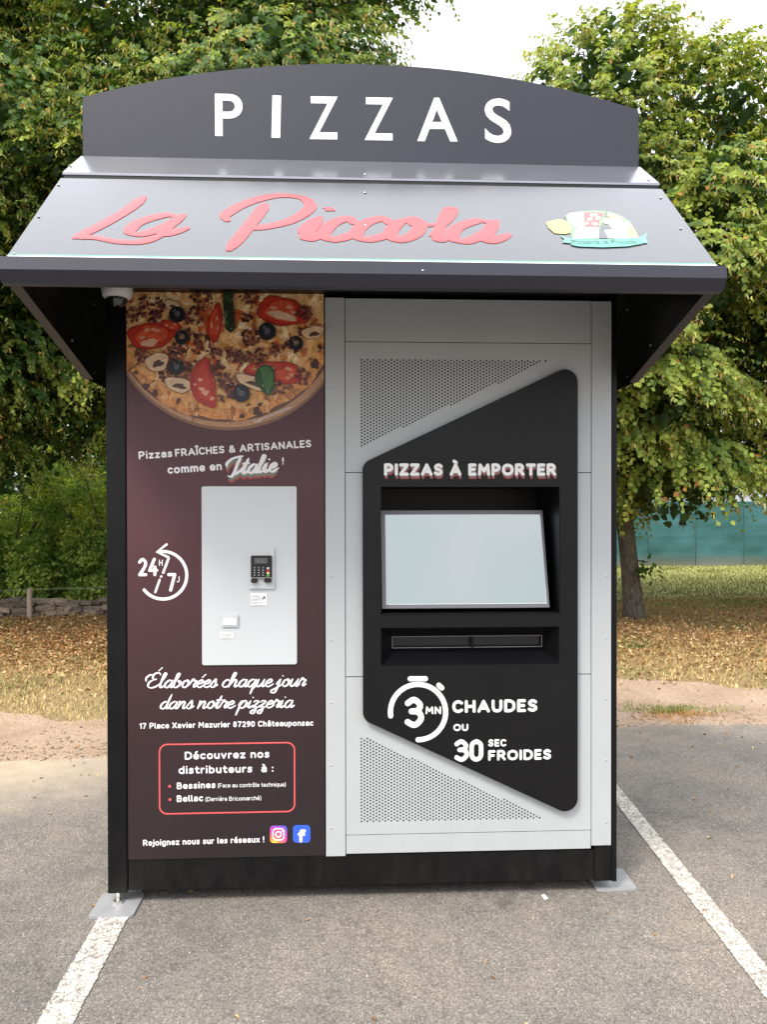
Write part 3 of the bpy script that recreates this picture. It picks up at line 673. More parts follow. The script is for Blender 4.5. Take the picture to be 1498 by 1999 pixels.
# heavy round sans drawn as strokes: (width, strokes); 'L' straight, 'C' curved; capital height 1
RF = {
 'A': (.74, 'L0,0 .37,1 .74,0;L.13,.3 .61,.3'), 'B': (.56, 'L0,0 0,1;C0,1 .36,1 .5,.78 .36,.54 0,.54;C0,.54 .42,.54 .57,.28 .42,0 0,0'), 'C': (.6, 'C.6,.86 .36,1 .09,.86 0,.5 .09,.14 .36,0 .6,.14'),
 'D': (.64, 'L0,0 0,1;C0,1 .34,1 .6,.8 .64,.5 .6,.2 .34,0 0,0'), 'E': (.46, 'L.46,1 0,1 0,0 .46,0;L0,.51 .40,.51'), 'F': (.46, 'L.46,1 0,1 0,0;L0,.49 .38,.49'),
 'H': (.6, 'L0,0 0,1;L.6,0 .6,1;L0,.5 .6,.5'), 'I': (.0, 'L0,0 0,1'), 'J': (.4, 'C.4,1 .4,.3 .3,.05 .1,0 -.02,.1'), 'L': (.45, 'L0,1 0,0 .45,0'), 'M': (.8, 'L0,0 .06,1 .4,.35 .74,1 .8,0'), 'N': (.62, 'L0,0 0,1 .62,0 .62,1'),
 'O': (.76, 'C.38,1 .09,.85 0,.5 .09,.15 .38,0 .67,.15 .76,.5 .67,.85 .38,1'), 'P': (.54, 'L0,0 0,1;C0,1 .36,1 .54,.74 .36,.44 0,.44'), 'R': (.58, 'L0,0 0,1;C0,1 .36,1 .54,.74 .36,.46 0,.46;L.28,.46 .58,0'),
 'S': (.52, 'C.50,.86 .27,1 .04,.84 .08,.60 .42,.42 .50,.18 .27,0 .0,.13'), 'T': (.6, 'L0,1 .6,1;L.3,1 .3,0'), 'U': (.6, 'C0,1 0,.40 .08,.1 .3,0 .52,.1 .6,.40 .6,1'), 'V': (.68, 'L0,1 .34,0 .68,1'), 'X': (.6, 'L0,1 .6,0;L0,0 .6,1'), 'Z': (.56, 'L0,1 .56,1 0,0 .56,0'),
 '&': (.66, 'C.66,.0 .22,.58 .14,.8 .28,1 .46,.9 .42,.68 .08,.38 .04,.14 .22,0 .46,.08 .64,.42'),
 '0': (.46, 'C.23,1 .03,.85 0,.5 .03,.15 .23,0 .43,.15 .46,.5 .43,.85 .23,1'), '1': (.2, 'L0,.78 .2,1 .2,0'), '2': (.46, 'C0,.82 .22,1 .45,.80 .38,.50 0,0;L0,0 .46,0'), '3': (.46, 'C0,.86 .22,1 .44,.80 .36,.58 .14,.54;C.14,.54 .40,.50 .48,.24 .26,0 0,.12'),
 '4': (.54, 'L.36,1 0,.28 .54,.28;L.40,.5 .40,0'), '5': (.46, 'L.42,1 .04,1 0,.56;C0,.56 .3,.62 .47,.34 .28,0 0,.10'), '7': (.48, 'L0,1 .48,1 .16,0'), '8': (.48, 'C.24,.54 .04,.76 .24,1 .44,.76 .24,.54 .0,.26 .24,0 .48,.26 .24,.54'), '9': (.46, 'C.44,.62 .24,.42 .0,.66 .08,.94 .24,1 .44,.88 .46,.56 .36,.14 .08,.0'),
 'a': (.44, 'C.04,.60 .24,.70 .44,.54 .44,0;C.44,.38 .18,.40 .0,.20 .14,0 .44,.12'), 'b': (.48, 'L0,1 0,0;C0,.08 .24,0 .46,.14 .48,.34 .44,.56 .24,.69 0,.58'), 'c': (.42, 'C.42,.60 .24,.69 .05,.56 0,.34 .05,.12 .24,0 .42,.08'),
 'd': (.48, 'L.48,1 .48,0;C.48,.08 .24,0 .04,.14 0,.34 .04,.56 .24,.69 .48,.58'), 'e': (.46, 'C.03,.32 .46,.34 .42,.58 .23,.69 .04,.56 0,.34 .06,.10 .26,0 .45,.09'), 'f': (.30, 'C.36,.98 .18,.98 .12,.80 .12,0;L0,.66 .32,.66'),
 'g': (.48, 'C.48,.08 .24,0 .04,.14 0,.34 .04,.56 .24,.69 .48,.58;C.48,.68 .48,-.10 .32,-.28 .04,-.22'), 'h': (.44, 'L0,1 0,0;C0,.52 .2,.69 .42,.54 .44,0'), 'i': (.0, 'L0,.66 0,0;D0,1.0'), 'j': (.06, 'C.06,.66 .06,-.1 0,-.26 -.14,-.28;D.06,1.0'), 'l': (.06, 'C0,1 0,.15 .1,0'), 'm': (.76, 'L0,.68 0,0;C0,.52 .18,.69 .36,.54 .38,0;C.38,.52 .56,.69 .74,.54 .76,0'),
 'n': (.44, 'L0,.68 0,0;C0,.52 .2,.69 .42,.54 .44,0'), 'o': (.50, 'C.25,.69 .05,.58 0,.34 .05,.1 .25,0 .45,.1 .50,.34 .45,.58 .25,.69'), 'p': (.48, 'L0,.68 0,-.30;C0,.08 .24,0 .46,.14 .48,.34 .44,.56 .24,.69 0,.58'), 'q': (.48, 'L.48,.68 .48,-.30;C.48,.08 .24,0 .04,.14 0,.34 .04,.56 .24,.69 .48,.58'),
 'r': (.26, 'L0,.68 0,0;C0,.48 .1,.66 .28,.67'), 's': (.36, 'C.36,.60 .18,.69 .02,.56 .10,.40 .32,.28 .34,.10 .16,0 -.02,.08'), 't': (.30, 'C.12,.92 .12,.2 .2,.02 .34,.03;L0,.66 .32,.66'), 'u': (.44, 'C0,.68 .0,.2 .14,0 .34,.08 .44,.25;L.44,.68 .44,0'), 'v': (.46, 'L0,.68 .23,0 .46,.68'), 'x': (.44, 'L0,.68 .44,0;L0,0 .44,.68'), 'z': (.42, 'L0,.67 .42,.67 0,0 .42,0'),
 '!': (0, 'L0,1 0,.38;D0,0'), ':': (0, 'D0,.60;D0,.05'), '(': (.14, 'C.14,1.05 .02,.75 .0,.42 .02,.1 .14,-.2'), ')': (.14, 'C0,1.05 .12,.75 .14,.42 .12,.1 .0,-.2'), ' ': (.10, '') }
ACC = {'é': ('e', 'L.18,.94 .34,1.10'), 'è': ('e', 'L.14,1.10 .30,.94'), 'ê': ('e', 'L.08,.93 .23,1.08 .38,.93'), 'â': ('a', 'L.08,.93 .23,1.08 .38,.93'), 'à': ('a', 'L.12,1.10 .28,.94'), 'ô': ('o', 'L.10,.93 .25,1.08 .40,.93'), 'î': ('i', ''), 'Î': ('I', 'L-.15,1.24 0,1.40 .15,1.24'), 'À': ('A', 'L.24,1.42 .42,1.28')}
def rtext(fr, s, p0, p1, cap, mt, parent, h=.0008, wt=.105, name='lettering', shift=(0,0), gap=.13):
    """round heavy lettering; wt = half stroke width relative to the capital height"""
    k = 1-2*wt; x = 0; strokes = []
    for ch in s:
        extra = ''
        if ch in ACC: ch, extra = ACC[ch]
        wd_, spec = RF[ch]
        for st in (spec+';'+extra).split(';'):
            if not st: continue
            P_ = [Vector((float(a.split(',')[0])+x, float(a.split(',')[1])*k+wt)) for a in st[1:].split()]
            if st[0] == 'C': strokes.append(catmull(P_, 5))
            elif st[0] == 'D': strokes.append([P_[0], P_[0]+Vector((.0, .012))])
            else: strokes += [[P_[i], P_[i+1]] for i in range(len(P_)-1)]
        x += wd_ + 2*wt + gap
    xs = [p.x for q in strokes for p in q]; x0, x1 = min(xs), max(xs)
    a = Vector(fr.px(*p0)); b = Vector(fr.px(*p1)); t = Vector(fr.px(p0[0], p0[1]-cap)); ln = (b-a).length; ch_ = (t-a).length
    d = (b-a).normalized(); q_ = Vector((-d.y, d.x)); w_ = wt*ch_; kx = (ln-2*w_)/max(x1-x0, 1e-6) if x1-x0 > .01 else ch_
    P2 = [[a + d*(w_+(p.x-x0)*kx) + q_*(p.y*ch_) + Vector(shift) for p in q] for q in strokes]
    V, Fc = ribbon(P2, lambda dr, t_: w_, .0002)
    return mesh_obj(name, [fr.P(v[0], v[1], h+v[2]) for v in V], Fc, mt, parent)
def flat(fr, pts, h, mt, parent, name, px=True):
    p2 = [fr.px(*p) if px else p for p in pts]
    v, e_, f_, *_ = delaunay_2d_cdt([Vector(p) for p in p2], [(i, (i+1)%len(p2)) for i in range(len(p2))], [], 1, 1e-7)
    faces = [tuple(t) for t in f_]
    return mesh_obj(name, [fr.P(p.x, p.y, h) for p in v], faces, mt, parent)
def catmull(pts, k=8):
    out = []; n = len(pts)
    for i in range(n-1):
        p0 = Vector(pts[max(i-1, 0)]); p1 = Vector(pts[i]); p2 = Vector(pts[i+1]); p3 = Vector(pts[min(i+2, n-1)])
        for j in range(k):
            t = j/k; out.append(.5*((2*p1)+(p2-p0)*t+(2*p0-5*p1+4*p2-p3)*t*t+(3*p1-p0-3*p2+p3)*t**3))
    out.append(Vector(pts[-1])); return out
def ribbon(paths, width, thick=.0006):
    """brush strokes as low rounded ribbons in (u, v, height); width may depend on the direction"""
    V, Fc = [], []
    for si, path in enumerate(paths):
        n = len(path); prof = (-1, -.55, 0, .55, 1); b0 = len(V)
        pts = [Vector(p) for p in path]
        d0 = (pts[0]-pts[1]).normalized(); d1 = (pts[-1]-pts[-2]).normalized()
        rows = []
        for i, p in enumerate(pts):
            d = (pts[min(i+1, n-1)]-pts[max(i-1, 0)]); d = d.normalized() if d.length > 1e-9 else Vector((1,0))
            rows.append((p, d, width(d, i/(n-1))))
        r0_ = [(rows[0][0]+d0*rows[0][2]*math.sin(a), rows[0][1], rows[0][2]*math.cos(a)) for a in (1.35, .8, .4)]
        r1_ = [(rows[-1][0]+d1*rows[-1][2]*math.sin(a), rows[-1][1], rows[-1][2]*math.cos(a)) for a in (.4, .8, 1.35)]
        rows = r0_+rows+r1_
        for p, d, wd in rows:
            q = Vector((-d.y, d.x))
            for s in prof: V.append((p.x+q.x*s*wd, p.y+q.y*s*wd, thick*(1-s*s)+si*2e-5))
        m_ = len(rows)
        for i in range(m_-1):
            for j in range(4): a = b0+i*5+j; Fc.append((a, a+5, a+6, a+1))
    return V, Fc
# brush script glyphs: (advance, strokes); x-height 1, before slanting
G = {
 'a': (1.12, [[(.86,.86),(.52,1.0),(.13,.62),(.16,.14),(.48,.02),(.80,.42),(.90,.95)],[(.90,.98),(.84,.35),(.96,.03),(1.30,.32)]]),
 'b': (1.05, [[(-.05,.3),(.30,1.25),(.36,1.85),(.15,1.8),(.08,1.1),(.12,.25),(.42,.0),(.80,.35),(.78,.82),(.50,.88),(.72,.62),(1.2,.62)]]),
 'c': (.90, [[(.80,.78),(.58,1.0),(.20,.75),(.12,.25),(.42,.0),(.78,.12),(1.08,.36)]]),
 'd': (1.12, [[(.82,.86),(.50,1.0),(.13,.62),(.16,.14),(.46,.02),(.80,.45),(.98,1.95)],[(.98,1.98),(.86,.9),(.86,.25),(1.0,.03),(1.30,.32)]]),
 'e': (.88, [[(.12,.40),(.50,.52),(.72,.78),(.52,1.0),(.18,.72),(.14,.22),(.42,.0),(.74,.12),(1.04,.38)]]),
 'h': (1.15, [[(-.05,.3),(.30,1.25),(.40,1.85),(.20,1.85),(.10,1.1),(.06,0)],[(.06,.1),(.30,.75),(.62,1.0),(.78,.75),(.72,.25),(.86,.02),(1.25,.35)]]),
 'i': (.60, [[(-.05,.32),(.20,.95)],[(.22,1.0),(.14,.28),(.30,.02),(.70,.36)],[(.36,1.42),(.38,1.46)]]),
 'j': (.62, [[(-.05,.32),(.26,.95)],[(.28,1.0),(.22,.0),(.08,-.75),(-.35,-.80),(-.42,-.50),(.0,-.25),(.72,.36)],[(.40,1.42),(.42,1.46)]]),
 'l': (.60, [[(-.08,.3),(.28,1.2),(.42,1.85),(.22,1.92),(.12,1.2),(.14,.25),(.32,.02),(.68,.34)]]),
 'n': (1.12, [[(.02,.95),(.10,1.0),(.10,.5),(.06,0)],[(.07,.15),(.34,.80),(.62,1.0),(.76,.75),(.70,.25),(.84,.02),(1.22,.35)]]),
 'o': (1.0, [[(.55,1.0),(.20,.80),(.12,.30),(.40,.0),(.76,.25),(.80,.75),(.55,1.0),(.70,.70),(1.15,.72)]]),
 'p': (1.08, [[(-.05,.35),(.16,.95)],[(.18,1.0),(.10,.2),(.0,-.95)],[(.10,.30),(.36,.88),(.66,1.0),(.84,.65),(.68,.10),(.36,.02),(.5,.0),(1.18,.36)]]),
 'q': (1.12, [[(.82,.86),(.50,1.0),(.13,.62),(.16,.14),(.46,.02),(.80,.45),(.90,.95)],[(.92,1.0),(.84,.1),(.78,-.95)],[(.82,-.3),(1.28,.34)]]),
 'r': (.85, [[(-.05,.32),(.18,1.0),(.32,1.12),(.36,.90),(.60,.92),(.72,.82),(.56,.3),(.66,.04),(.95,.34)]]),
 's': (.82, [[(-.02,.25),(.42,1.05),(.50,.95),(.62,.45),(.50,.05),(.22,.02),(.10,.18)],[(.50,.06),(.92,.34)]]),
 't': (.72, [[(-.05,.32),(.34,1.1),(.46,1.65)],[(.48,1.7),(.24,.30),(.38,.02),(.78,.34)],[(-.02,1.12),(.34,1.18),(.72,1.16)]]),
 'u': (1.12, [[(-.05,.32),(.14,.95)],[(.16,1.0),(.10,.35),(.24,.03),(.52,.12),(.80,.62),(.88,.98)],[(.88,1.0),(.80,.3),(.92,.02),(1.26,.35)]]),
 'z': (.88, [[(.05,.80),(.30,1.0),(.66,.90),(.40,.45),(.12,.12),(.46,.20),(.60,-.15),(.50,-.72),(.15,-.72),(.12,-.45),(.5,-.15),(1.0,.34)]]),
 'E': (1.55, [[(1.30,1.72),(1.0,2.0),(.52,1.85),(.42,1.35),(.80,1.12),(.95,1.18)],[(.72,1.10),(.22,.80),(.18,.25),(.60,.0),(1.15,.15),(1.5,.45)],[(-.25,.90),(-.35,1.35),(.05,1.75),(.55,1.60)]]),
 'I': (1.35, [[(-.35,.95),(-.45,1.3),(-.05,1.75),(.6,1.95),(1.15,2.02)],[(.95,2.0),(.75,1.2),(.62,.2),(.4,-.25),(.0,-.1)],[(.62,.15),(.8,.02),(1.4,.5)]]),
 'L': (1.9, [[(.72,2.2),(.62,1.5),(.22,.6),(-.25,-.05)],[(-.25,-.05),(.4,-.05),(1.3,-.25),(2.1,-.25),(2.6,.05)]]),
 'P': (2.7, [[(.80,1.7),(.70,.8),(.45,-.55)],[(-.35,.85),(-.55,1.15),(-.05,1.75),(1.0,2.2),(2.2,2.1),(2.75,1.55),(2.2,.85),(1.2,.5),(.7,.45)]]),
 ' ': (.62, []), "'": (0, [[(.02,0),(.25,.35)]]),
}
def script(fr, s, p0, p1, xh, mt, parent, h=.0006, slant=.32, thick=.20, thin=.09, name='lettering', shift=(0,0), widen=0.0, thickh=.0006, accents=()):
    paths = []; x = 0.0
    pos = []
    for ch in s:
        adv, st = G[ch]; pos.append(x)
        for stroke in st:
            paths.append([Vector((p.x+x, p.y)) for p in catmull(stroke, 6)])
        x += adv
    for idx, kind in accents:
        ax = pos[idx]; yb = 2.28 if s[idx].isupper() else 1.32
        paths.append([Vector((ax+.45+(.45 if s[idx].isupper() else 0), yb)), Vector((ax+.75+(.45 if s[idx].isupper() else 0), yb+.42))])
    allx = [p.x+p.y*slant for q in paths for p in q]; x0, x1 = min(allx), max(allx)
    a = Vector(fr.px(*p0)); b = Vector(fr.px(*p1)); t = Vector(fr.px(p0[0], p0[1]-xh))
    ln = (b-a).length; sy = (t-a).length; sx = ln/(x1-x0); d = (b-a).normalized(); q_ = Vector((-d.y, d.x))
    P2 = [[a + d*((p.x+p.y*slant-x0)*sx) + q_*(p.y*sy) + Vector(shift) for p in q] for q in paths]
    def wd(dr, t_):
        ang = abs(dr.dot(Vector((.35, .94)))); e = min(1, .55+3*min(t_, 1-t_))
        return sy*((thin+(thick-thin)*ang**1.3)*.62*e*1.25+widen)
    V, Fc = ribbon(P2, wd, thickh)
    return mesh_obj(name, [fr.P(v[0], v[1], h+v[2]) for v in V], Fc, mt, parent, smooth=True)
def arc_pts(cx_, cy_, r, a0, a1, n=40): return [(cx_+r*math.cos(math.radians(a0+(a1-a0)*i/n)), cy_-r*math.sin(math.radians(a0+(a1-a0)*i/n))) for i in range(n+1)]
def stroke(fr, pxpts, wpx, mt, parent, name, h=.0006):
    P2 = [Vector(fr.px(*p)) for p in pxpts]; k = (Vector(fr.px(pxpts[0][0]+10, pxpts[0][1]))-P2[0]).length/10
    V, Fc = ribbon([P2], lambda d, t: wpx*k/2, .0003)
    return mesh_obj(name, [fr.P(v[0], v[1], h+v[2]) for v in V], Fc, mt, parent, smooth=True)

# --- printed panel on the left
PX0, PX1, PZ0, PZ1 = -.9435, -.1665, .1805, 2.424
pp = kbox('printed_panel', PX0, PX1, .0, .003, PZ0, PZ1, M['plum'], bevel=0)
class G2: pass
def clip(poly, x0, x1, z0, z1):
    def cl(P, ins, inter):
        o_ = []
        for i in range(len(P)):
            a, b = P[i-1], P[i]
            if ins(b):
                if not ins(a): o_.append(inter(a, b))
                o_.append(b)
            elif ins(a): o_.append(inter(a, b))
        return o_
    for ax, val, sg in ((0, x0, 1), (0, x1, -1), (1, z0, 1), (1, z1, -1)):
        if not poly: return poly
        poly = cl(poly, lambda p: (p[ax]-val)*sg >= 0, lambda a, b: (lambda t: (a[0]+(b[0]-a[0])*t, a[1]+(b[1]-a[1])*t))((val-a[ax])/(b[ax]-a[ax])))
    return poly
class Print:
    """layers of ink drawn as fine flat shapes, bottom first, in one mesh"""
    def __init__(s, fr, rect=None, base=.0006, step=1.2e-5): s.fr, s.rect, s.h, s.step = fr, rect, base, step; s.V, s.F, s.Cc = [], [], []
    def poly(s, pts, col, a=0.0, px=True):
        p = [s.fr.px(*q) for q in pts] if px else pts
        if s.rect: p = clip(p, *s.rect)
        if len(p) < 3: return
        v, e_, f_, *_ = delaunay_2d_cdt([Vector(q) for q in p], [(i, (i+1)%len(p)) for i in range(len(p))], [], 1, 1e-7)
        b = len(s.V); s.V += [s.fr.P(q.x, q.y, s.h) for q in v]; s.F += [tuple(b+i for i in t) for t in f_]; s.Cc += [(*col, a)]*len(f_); s.h += s.step
    def blob(s, cx_, cy_, rx, ry, col, a=0.0, rot=0, wob=.12, n=18, seed=None):
        r = random.Random(seed if seed is not None else rnd.random()); ph = [r.uniform(0, 6.28) for _ in range(4)]; pts = []
        for i in range(n):
            t = 2*math.pi*i/n; k = 1 + wob*(math.sin(2*t+ph[0])*.5+math.sin(3*t+ph[1])*.5+math.sin(5*t+ph[2])*.4)
            x, y = rx*k*math.cos(t), ry*k*math.sin(t); pts.append((cx_+x*math.cos(rot)-y*math.sin(rot), cy_+x*math.sin(rot)+y*math.cos(rot)))
        s.poly(pts, col, a)
    def build(s, name, mt, parent):
        me = bpy.data.meshes.new(name); me.from_pydata([tuple(v) for v in s.V], [], s.F); me.update()
        at = me.color_attributes.new('ink', 'FLOAT_COLOR', 'CORNER'); cc = []
        for p, c in zip(me.polygons, s.Cc): cc += list(c)*p.loop_total
        at.data.foreach_set('color', cc); me.materials.append(mt); return link(bpy.data.objects.new(name, me), parent)
def Z(x, y): return (x/3.121+200, y/3.121+540)     # enlarged view of the pizza -> picture
pr = Print(FR, (PX0+.0005, PX1-.0005, PZ0, PZ1-.0005))
def circ(cx_, cy_, r, n=90): return [(cx_+r*math.cos(2*math.pi*i/n), cy_+r*math.sin(2*math.pi*i/n)) for i in range(n)]
pr.poly(circ(446, 602, 238), (.20,.10,.055), .25)                       # wooden board
pr.poly(circ(446, 600, 234), (.40,.22,.12), .35)
pr.poly(circ(441, 595, 229), (.13,.055,.03), .3)
rim = [(439+(226+2.5*math.sin(i*.7)+2*math.sin(i*1.9))*math.cos(2*math.pi*i/90), 594+(226+2.5*math.sin(i*.7)+2*math.sin(i*1.9))*math.sin(2*math.pi*i/90)) for i in range(90)]
pr.poly(rim, (.56,.25,.08), .8)
pr.poly([(438+(213+4*math.sin(i*.9))*math.cos(2*math.pi*i/90), 590+(210+4*math.sin(i*1.1))*math.sin(2*math.pi*i/90)) for i in range(90)], (.68,.36,.13), .6)
pr.poly([(437+(200+5*math.sin(i*.8))*math.cos(2*math.pi*i/90), 585+(192+5*math.sin(i*1.3))*math.sin(2*math.pi*i/90)) for i in range(90)], (.74,.46,.21), .6)
R_ = random.Random(5)
def inpizza(x, y, r=190): return (x-438)**2+(y-588)**2 < r*r
for i in range(330):                                                     # melted cheese, browned patches
    x, y = R_.uniform(246, 636), R_.uniform(560, 800)
    if not inpizza(x, y): continue
    c = R_.choice([(.86,.62,.34),(.80,.52,.24),(.56,.24,.08),(.90,.70,.42),(.42,.14,.05),(.66,.30,.09),(.62,.12,.04)])
    pr.blob(x, y, R_.uniform(3, 15), R_.uniform(2, 7), c, .45, R_.uniform(0, 3), .3, 14, i)
for i in range(46):                                                      # sauce showing through, creamy patches
    x, y = R_.uniform(250, 632), R_.uniform(565, 790)
    if inpizza(x, y, 185): pr.blob(x, y, R_.uniform(6, 20), R_.uniform(4, 11), R_.choice([(.55,.13,.04),(.62,.22,.06),(.48,.10,.035),(.93,.74,.48),(.90,.68,.40),(.93,.78,.54)]), .55, R_.uniform(0, 3), .45, 20, 3000+i)
for i in range(60):                                                      # scorched rim
    a = R_.uniform(.15, 3.0); q = R_.uniform(198, 222); x, y = 439+q*math.cos(a), 594+q*math.sin(a)
    pr.blob(x, y, R_.uniform(3, 9), R_.uniform(2, 6), R_.choice([(.30,.11,.04),(.40,.17,.06),(.13,.045,.03),(.62,.38,.18),(.66,.40,.17)]), .4, a, .3, 14, 900+i)
for x, y, q in ((265,670,22),(320,710,20),(850,850,16),(945,825,30),(1295,535,30),(1325,430,16),(205,585,14),(960,780,14)):
    pr.blob(*Z(x, y), q/3.1, q/3.6, (.07,.025,.02), .3, .5, .3)
pr.poly([Z(545,882), Z(551,882), Z(594,742), Z(589,740)], (.22,.09,.04), 0)
pr.poly([Z(150,575), Z(152,585), Z(285,492), Z(280,487)], (.20,.08,.04), 0)
def tomato(x, y, rx, ry, rot, seed):
    x, y = Z(x, y); rx /= 3.12; ry /= 3.12
    pr.blob(x, y, rx*1.04, ry*1.06, (.16,.02,.015), .2, rot, .14, 22, seed)
    pr.blob(x, y, rx, ry, (.48,.035,.018), .3, rot, .14, 22, seed)
    pr.blob(x, y-.5, rx*.72, ry*.66, (.60,.09,.04), .6, rot, .22, 18, seed+1)
    for k in range(5):
        a = R_.uniform(0, 6.28); pr.blob(x+rx*.45*math.cos(a), y+ry*.45*math.sin(a), rx*.13, ry*.14, (.72,.34,.20), .2, rot, .3, 9, seed+k)
def meat(x, y, sp, n):
    for k in range(n):
        a = R_.uniform(0, 6.28); q = sp*math.sqrt(R_.random()); cx_, cy_ = Z(x+q*math.cos(a), y+q*.85*math.sin(a))
        c = R_.choice([(.13,.032,.028),(.08,.020,.018),(.19,.055,.045),(.045,.014,.012),(.24,.085,.065)])
        pr.blob(cx_, cy_, R_.uniform(1.8, 5.6), R_.uniform(1.5, 4.2), c, .3, R_.uniform(0, 3), .35, 10)
tomato(1095,215,145,88,.28,41); pr.blob(*Z(1095,240), 28, 8, (.72,.50,.34), .3, .25, .12); tomato(300,360,138,82,-.05,47); pr.blob(*Z(285,405), 17, 7, (.70,.45,.30), .3, -.1, .2)
tomato(685,290,46,108,.12,53); tomato(1110,590,100,70,.1,59); tomato(980,560,120,40,-.1,63); tomato(420,300,60,30,.2,66)
for x, y, s_, n in ((300,180,85,46),(600,150,70,34),(450,450,60,30),(600,410,70,36),(520,370,60,30),(800,480,52,34),(900,370,62,40),(770,640,62,40),(395,600,50,30),(1150,430,50,26),(690,470,40,20),(950,490,60,22),(430,530,50,22),(1240,340,45,16),(330,250,40,18),(880,250,40,14),(1220,600,45,18),(200,240,60,30),(560,560,60,26),(700,560,50,22),(860,500,55,24),(1060,450,45,20),(560,250,60,30),(900,120,60,30),(1230,230,50,22),(240,480,50,20),(480,640,40,16),(760,740,50,18),(1080,690,50,20)): meat(x, y, s_, n)
def mush(x, y, rx, ry, rot):
    x, y = Z(x, y); pr.blob(x, y, rx/3.1*1.06, ry/3.1*1.08, (.16,.08,.045), .1, rot, .14, 20, 3); pr.blob(x, y, rx/3.1, ry/3.1, (.70,.50,.33), .3, rot, .14, 20, 3)
    pr.blob(x+2*math.cos(rot), y+3, rx/3.1*.45, ry/3.1*.4, (.10,.045,.03), .2, rot, .35, 14, 8)
mush(338,525,66,58,-.3); mush(468,662,78,46,.2); mush(1285,345,62,40,-.2); mush(930,650,110,40,.3); mush(430,180,45,30,.4)
# long tomato wedge, asparagus, basil
T = [Z(*p) for p in ((625,490),(570,545),(537,620),(545,700),(590,770),(690,802),(694,720),(690,640),(655,560),(660,520))]
pr.poly([tuple(p) for p in catmull([Vector(q) for q in T]+[Vector(T[0])], 4)][:-1], (.40,.03,.022), .3)
pr.poly([Z(632,505), Z(585,560), Z(566,640), Z(600,740), Z(670,770), Z(660,640), Z(640,560)], (.52,.06,.035), .4)
for x, y, q in ((600,632,12),(568,660,8),(610,690,16),(632,712,18),(672,745,12)): pr.blob(*Z(x, y), q/3, q/3.4, (.80,.38,.26), .1, .6, .35)
T = [Z(*p) for p in ((745,60),(735,160),(750,250),(752,320),(785,350),(815,320),(806,240),(800,150),(805,60))]
pr.poly(T, (.020,.035,.016), .3)
for k in range(14): pr.blob(*Z(775+R_.uniform(-24,24), 80+k*18), 3.6, 6, R_.choice([(.045,.085,.035),(.02,.035,.02),(.09,.14,.07)]), .2, R_.uniform(-.6,.6), .2, 10)
T = [Z(*p) for p in ((950,560),(930,620),(950,670),(1010,728),(1045,690),(1052,620),(1040,560),(990,540))]
pr.poly([tuple(p) for p in catmull([Vector(q) for q in T]+[Vector(T[0])], 4)][:-1], (.022,.075,.022), .2)
pr.poly([Z(965,565), Z(1000,640), Z(1012,715), Z(1040,660), Z(1038,585), Z(1000,550)], (.05,.16,.04), .3)
pr.poly([Z(963,560), Z(968,558), Z(1014,715), Z(1010,718)], (.12,.28,.10), 0)
for x, y, q in ((458,233,48),(1005,337,52),(848,712,52),(455,553,46),(1180,408,42),(487,372,42)):
    X, Y = Z(x, y); pr.blob(X+.6, Y+1.4, q/3.12*1.05, q/3.12*1.02, (.05,.02,.015), 0, 0, .03); pr.blob(X, Y, q/3.12, q/3.12, (.012,.014,.020), 0, 0, .02, 26)
    pr.blob(X+.5, Y, q/8.2, q/8.2, (.10,.10,.13) if q > 45 else (.25,.15,.10), 0, 0, .15); pr.blob(X-q/9, Y-q/7, q/14, q/22, (.11,.115,.14), 0, -.5, .2, 10)
for i in range(260):                                                     # herbs and crumbs
    x, y = R_.uniform(248, 632), R_.uniform(560, 795)
    if inpizza(x, y, 196): pr.blob(x, y, R_.uniform(.5, 1.7), R_.uniform(.4, 1.1), R_.choice([(.05,.02,.015),(.12,.05,.03),(.03,.06,.02),(.78,.62,.42)]), 0, R_.uniform(0, 3), .3, 7)
pr.build('pizza_picture', M['print'], pp)
text(FR, 'Suggestion de présentation', (498,826), (569,797), 6.2, M['print_white'], pp, .006, .004)

KW = M['print_white']
rtext(FR, 'Pizzas', (271,897), (336.5,892.3), 15.5, KW, pp)
rtext(FR, 'FRAÎCHES & ARTISANALES', (342,891.5), (608,873), 15, KW, pp)
rtext(FR, 'comme en', (327.5,925.3), (433.5,917.8), 16.5, KW, pp)
rtext(FR, '!', (551,907), (556.5,907), 14.5, KW, pp)
script(FR, 'Italie', (446,936.5), (540,930), 16.5, M['shadow_red'], pp, .0004, thick=.23, thin=.12, widen=.03, name='lettering_shade')
script(FR, 'Italie', (445,932.5), (542,926), 16.5, M['shadow_green'], pp, .0012, thick=.23, thin=.12, name='lettering_shade')
script(FR, 'Italie', (444,927), (544,920), 17, KW, pp, .0022, thick=.23, thin=.12)
script(FR, 'Elaborees chaque jour', (285,1343), (598,1339.5), 14.6, KW, pp, thick=.18, thin=.095, accents=((0,1),(6,1)))
script(FR, 'dans notre pizzeria', (313.5,1384), (575,1381), 14.2, KW, pp, thick=.18, thin=.095)
rtext(FR, '17 Place Xavier Mazurier 87290 Châteauponsac', (272,1423), (612,1416.5), 11.6, KW, pp)
rtext(FR, 'Découvrez nos', (360.5,1483), (526,1479), 15.5, KW, pp)
rtext(FR, 'distributeurs  à :', (348.5,1511), (534,1507), 15.5, KW, pp)
rtext(FR, 'Bessines', (345,1540.6), (420.5,1538.3), 13, KW, pp)
rtext(FR, '(Face au contrôle technique)', (425,1537.5), (558,1535), 8.4, KW, pp, wt=.072)
rtext(FR, 'Bellac', (345,1565.6), (396.5,1564), 13, KW, pp)
rtext(FR, '(Derrière Bricomarché)', (401,1564.3), (510,1561.6), 8.4, KW, pp, wt=.072)
rtext(FR, 'Rejoignez nous sur les réseaux !', (279,1651.4), (516,1644), 12, KW, pp)
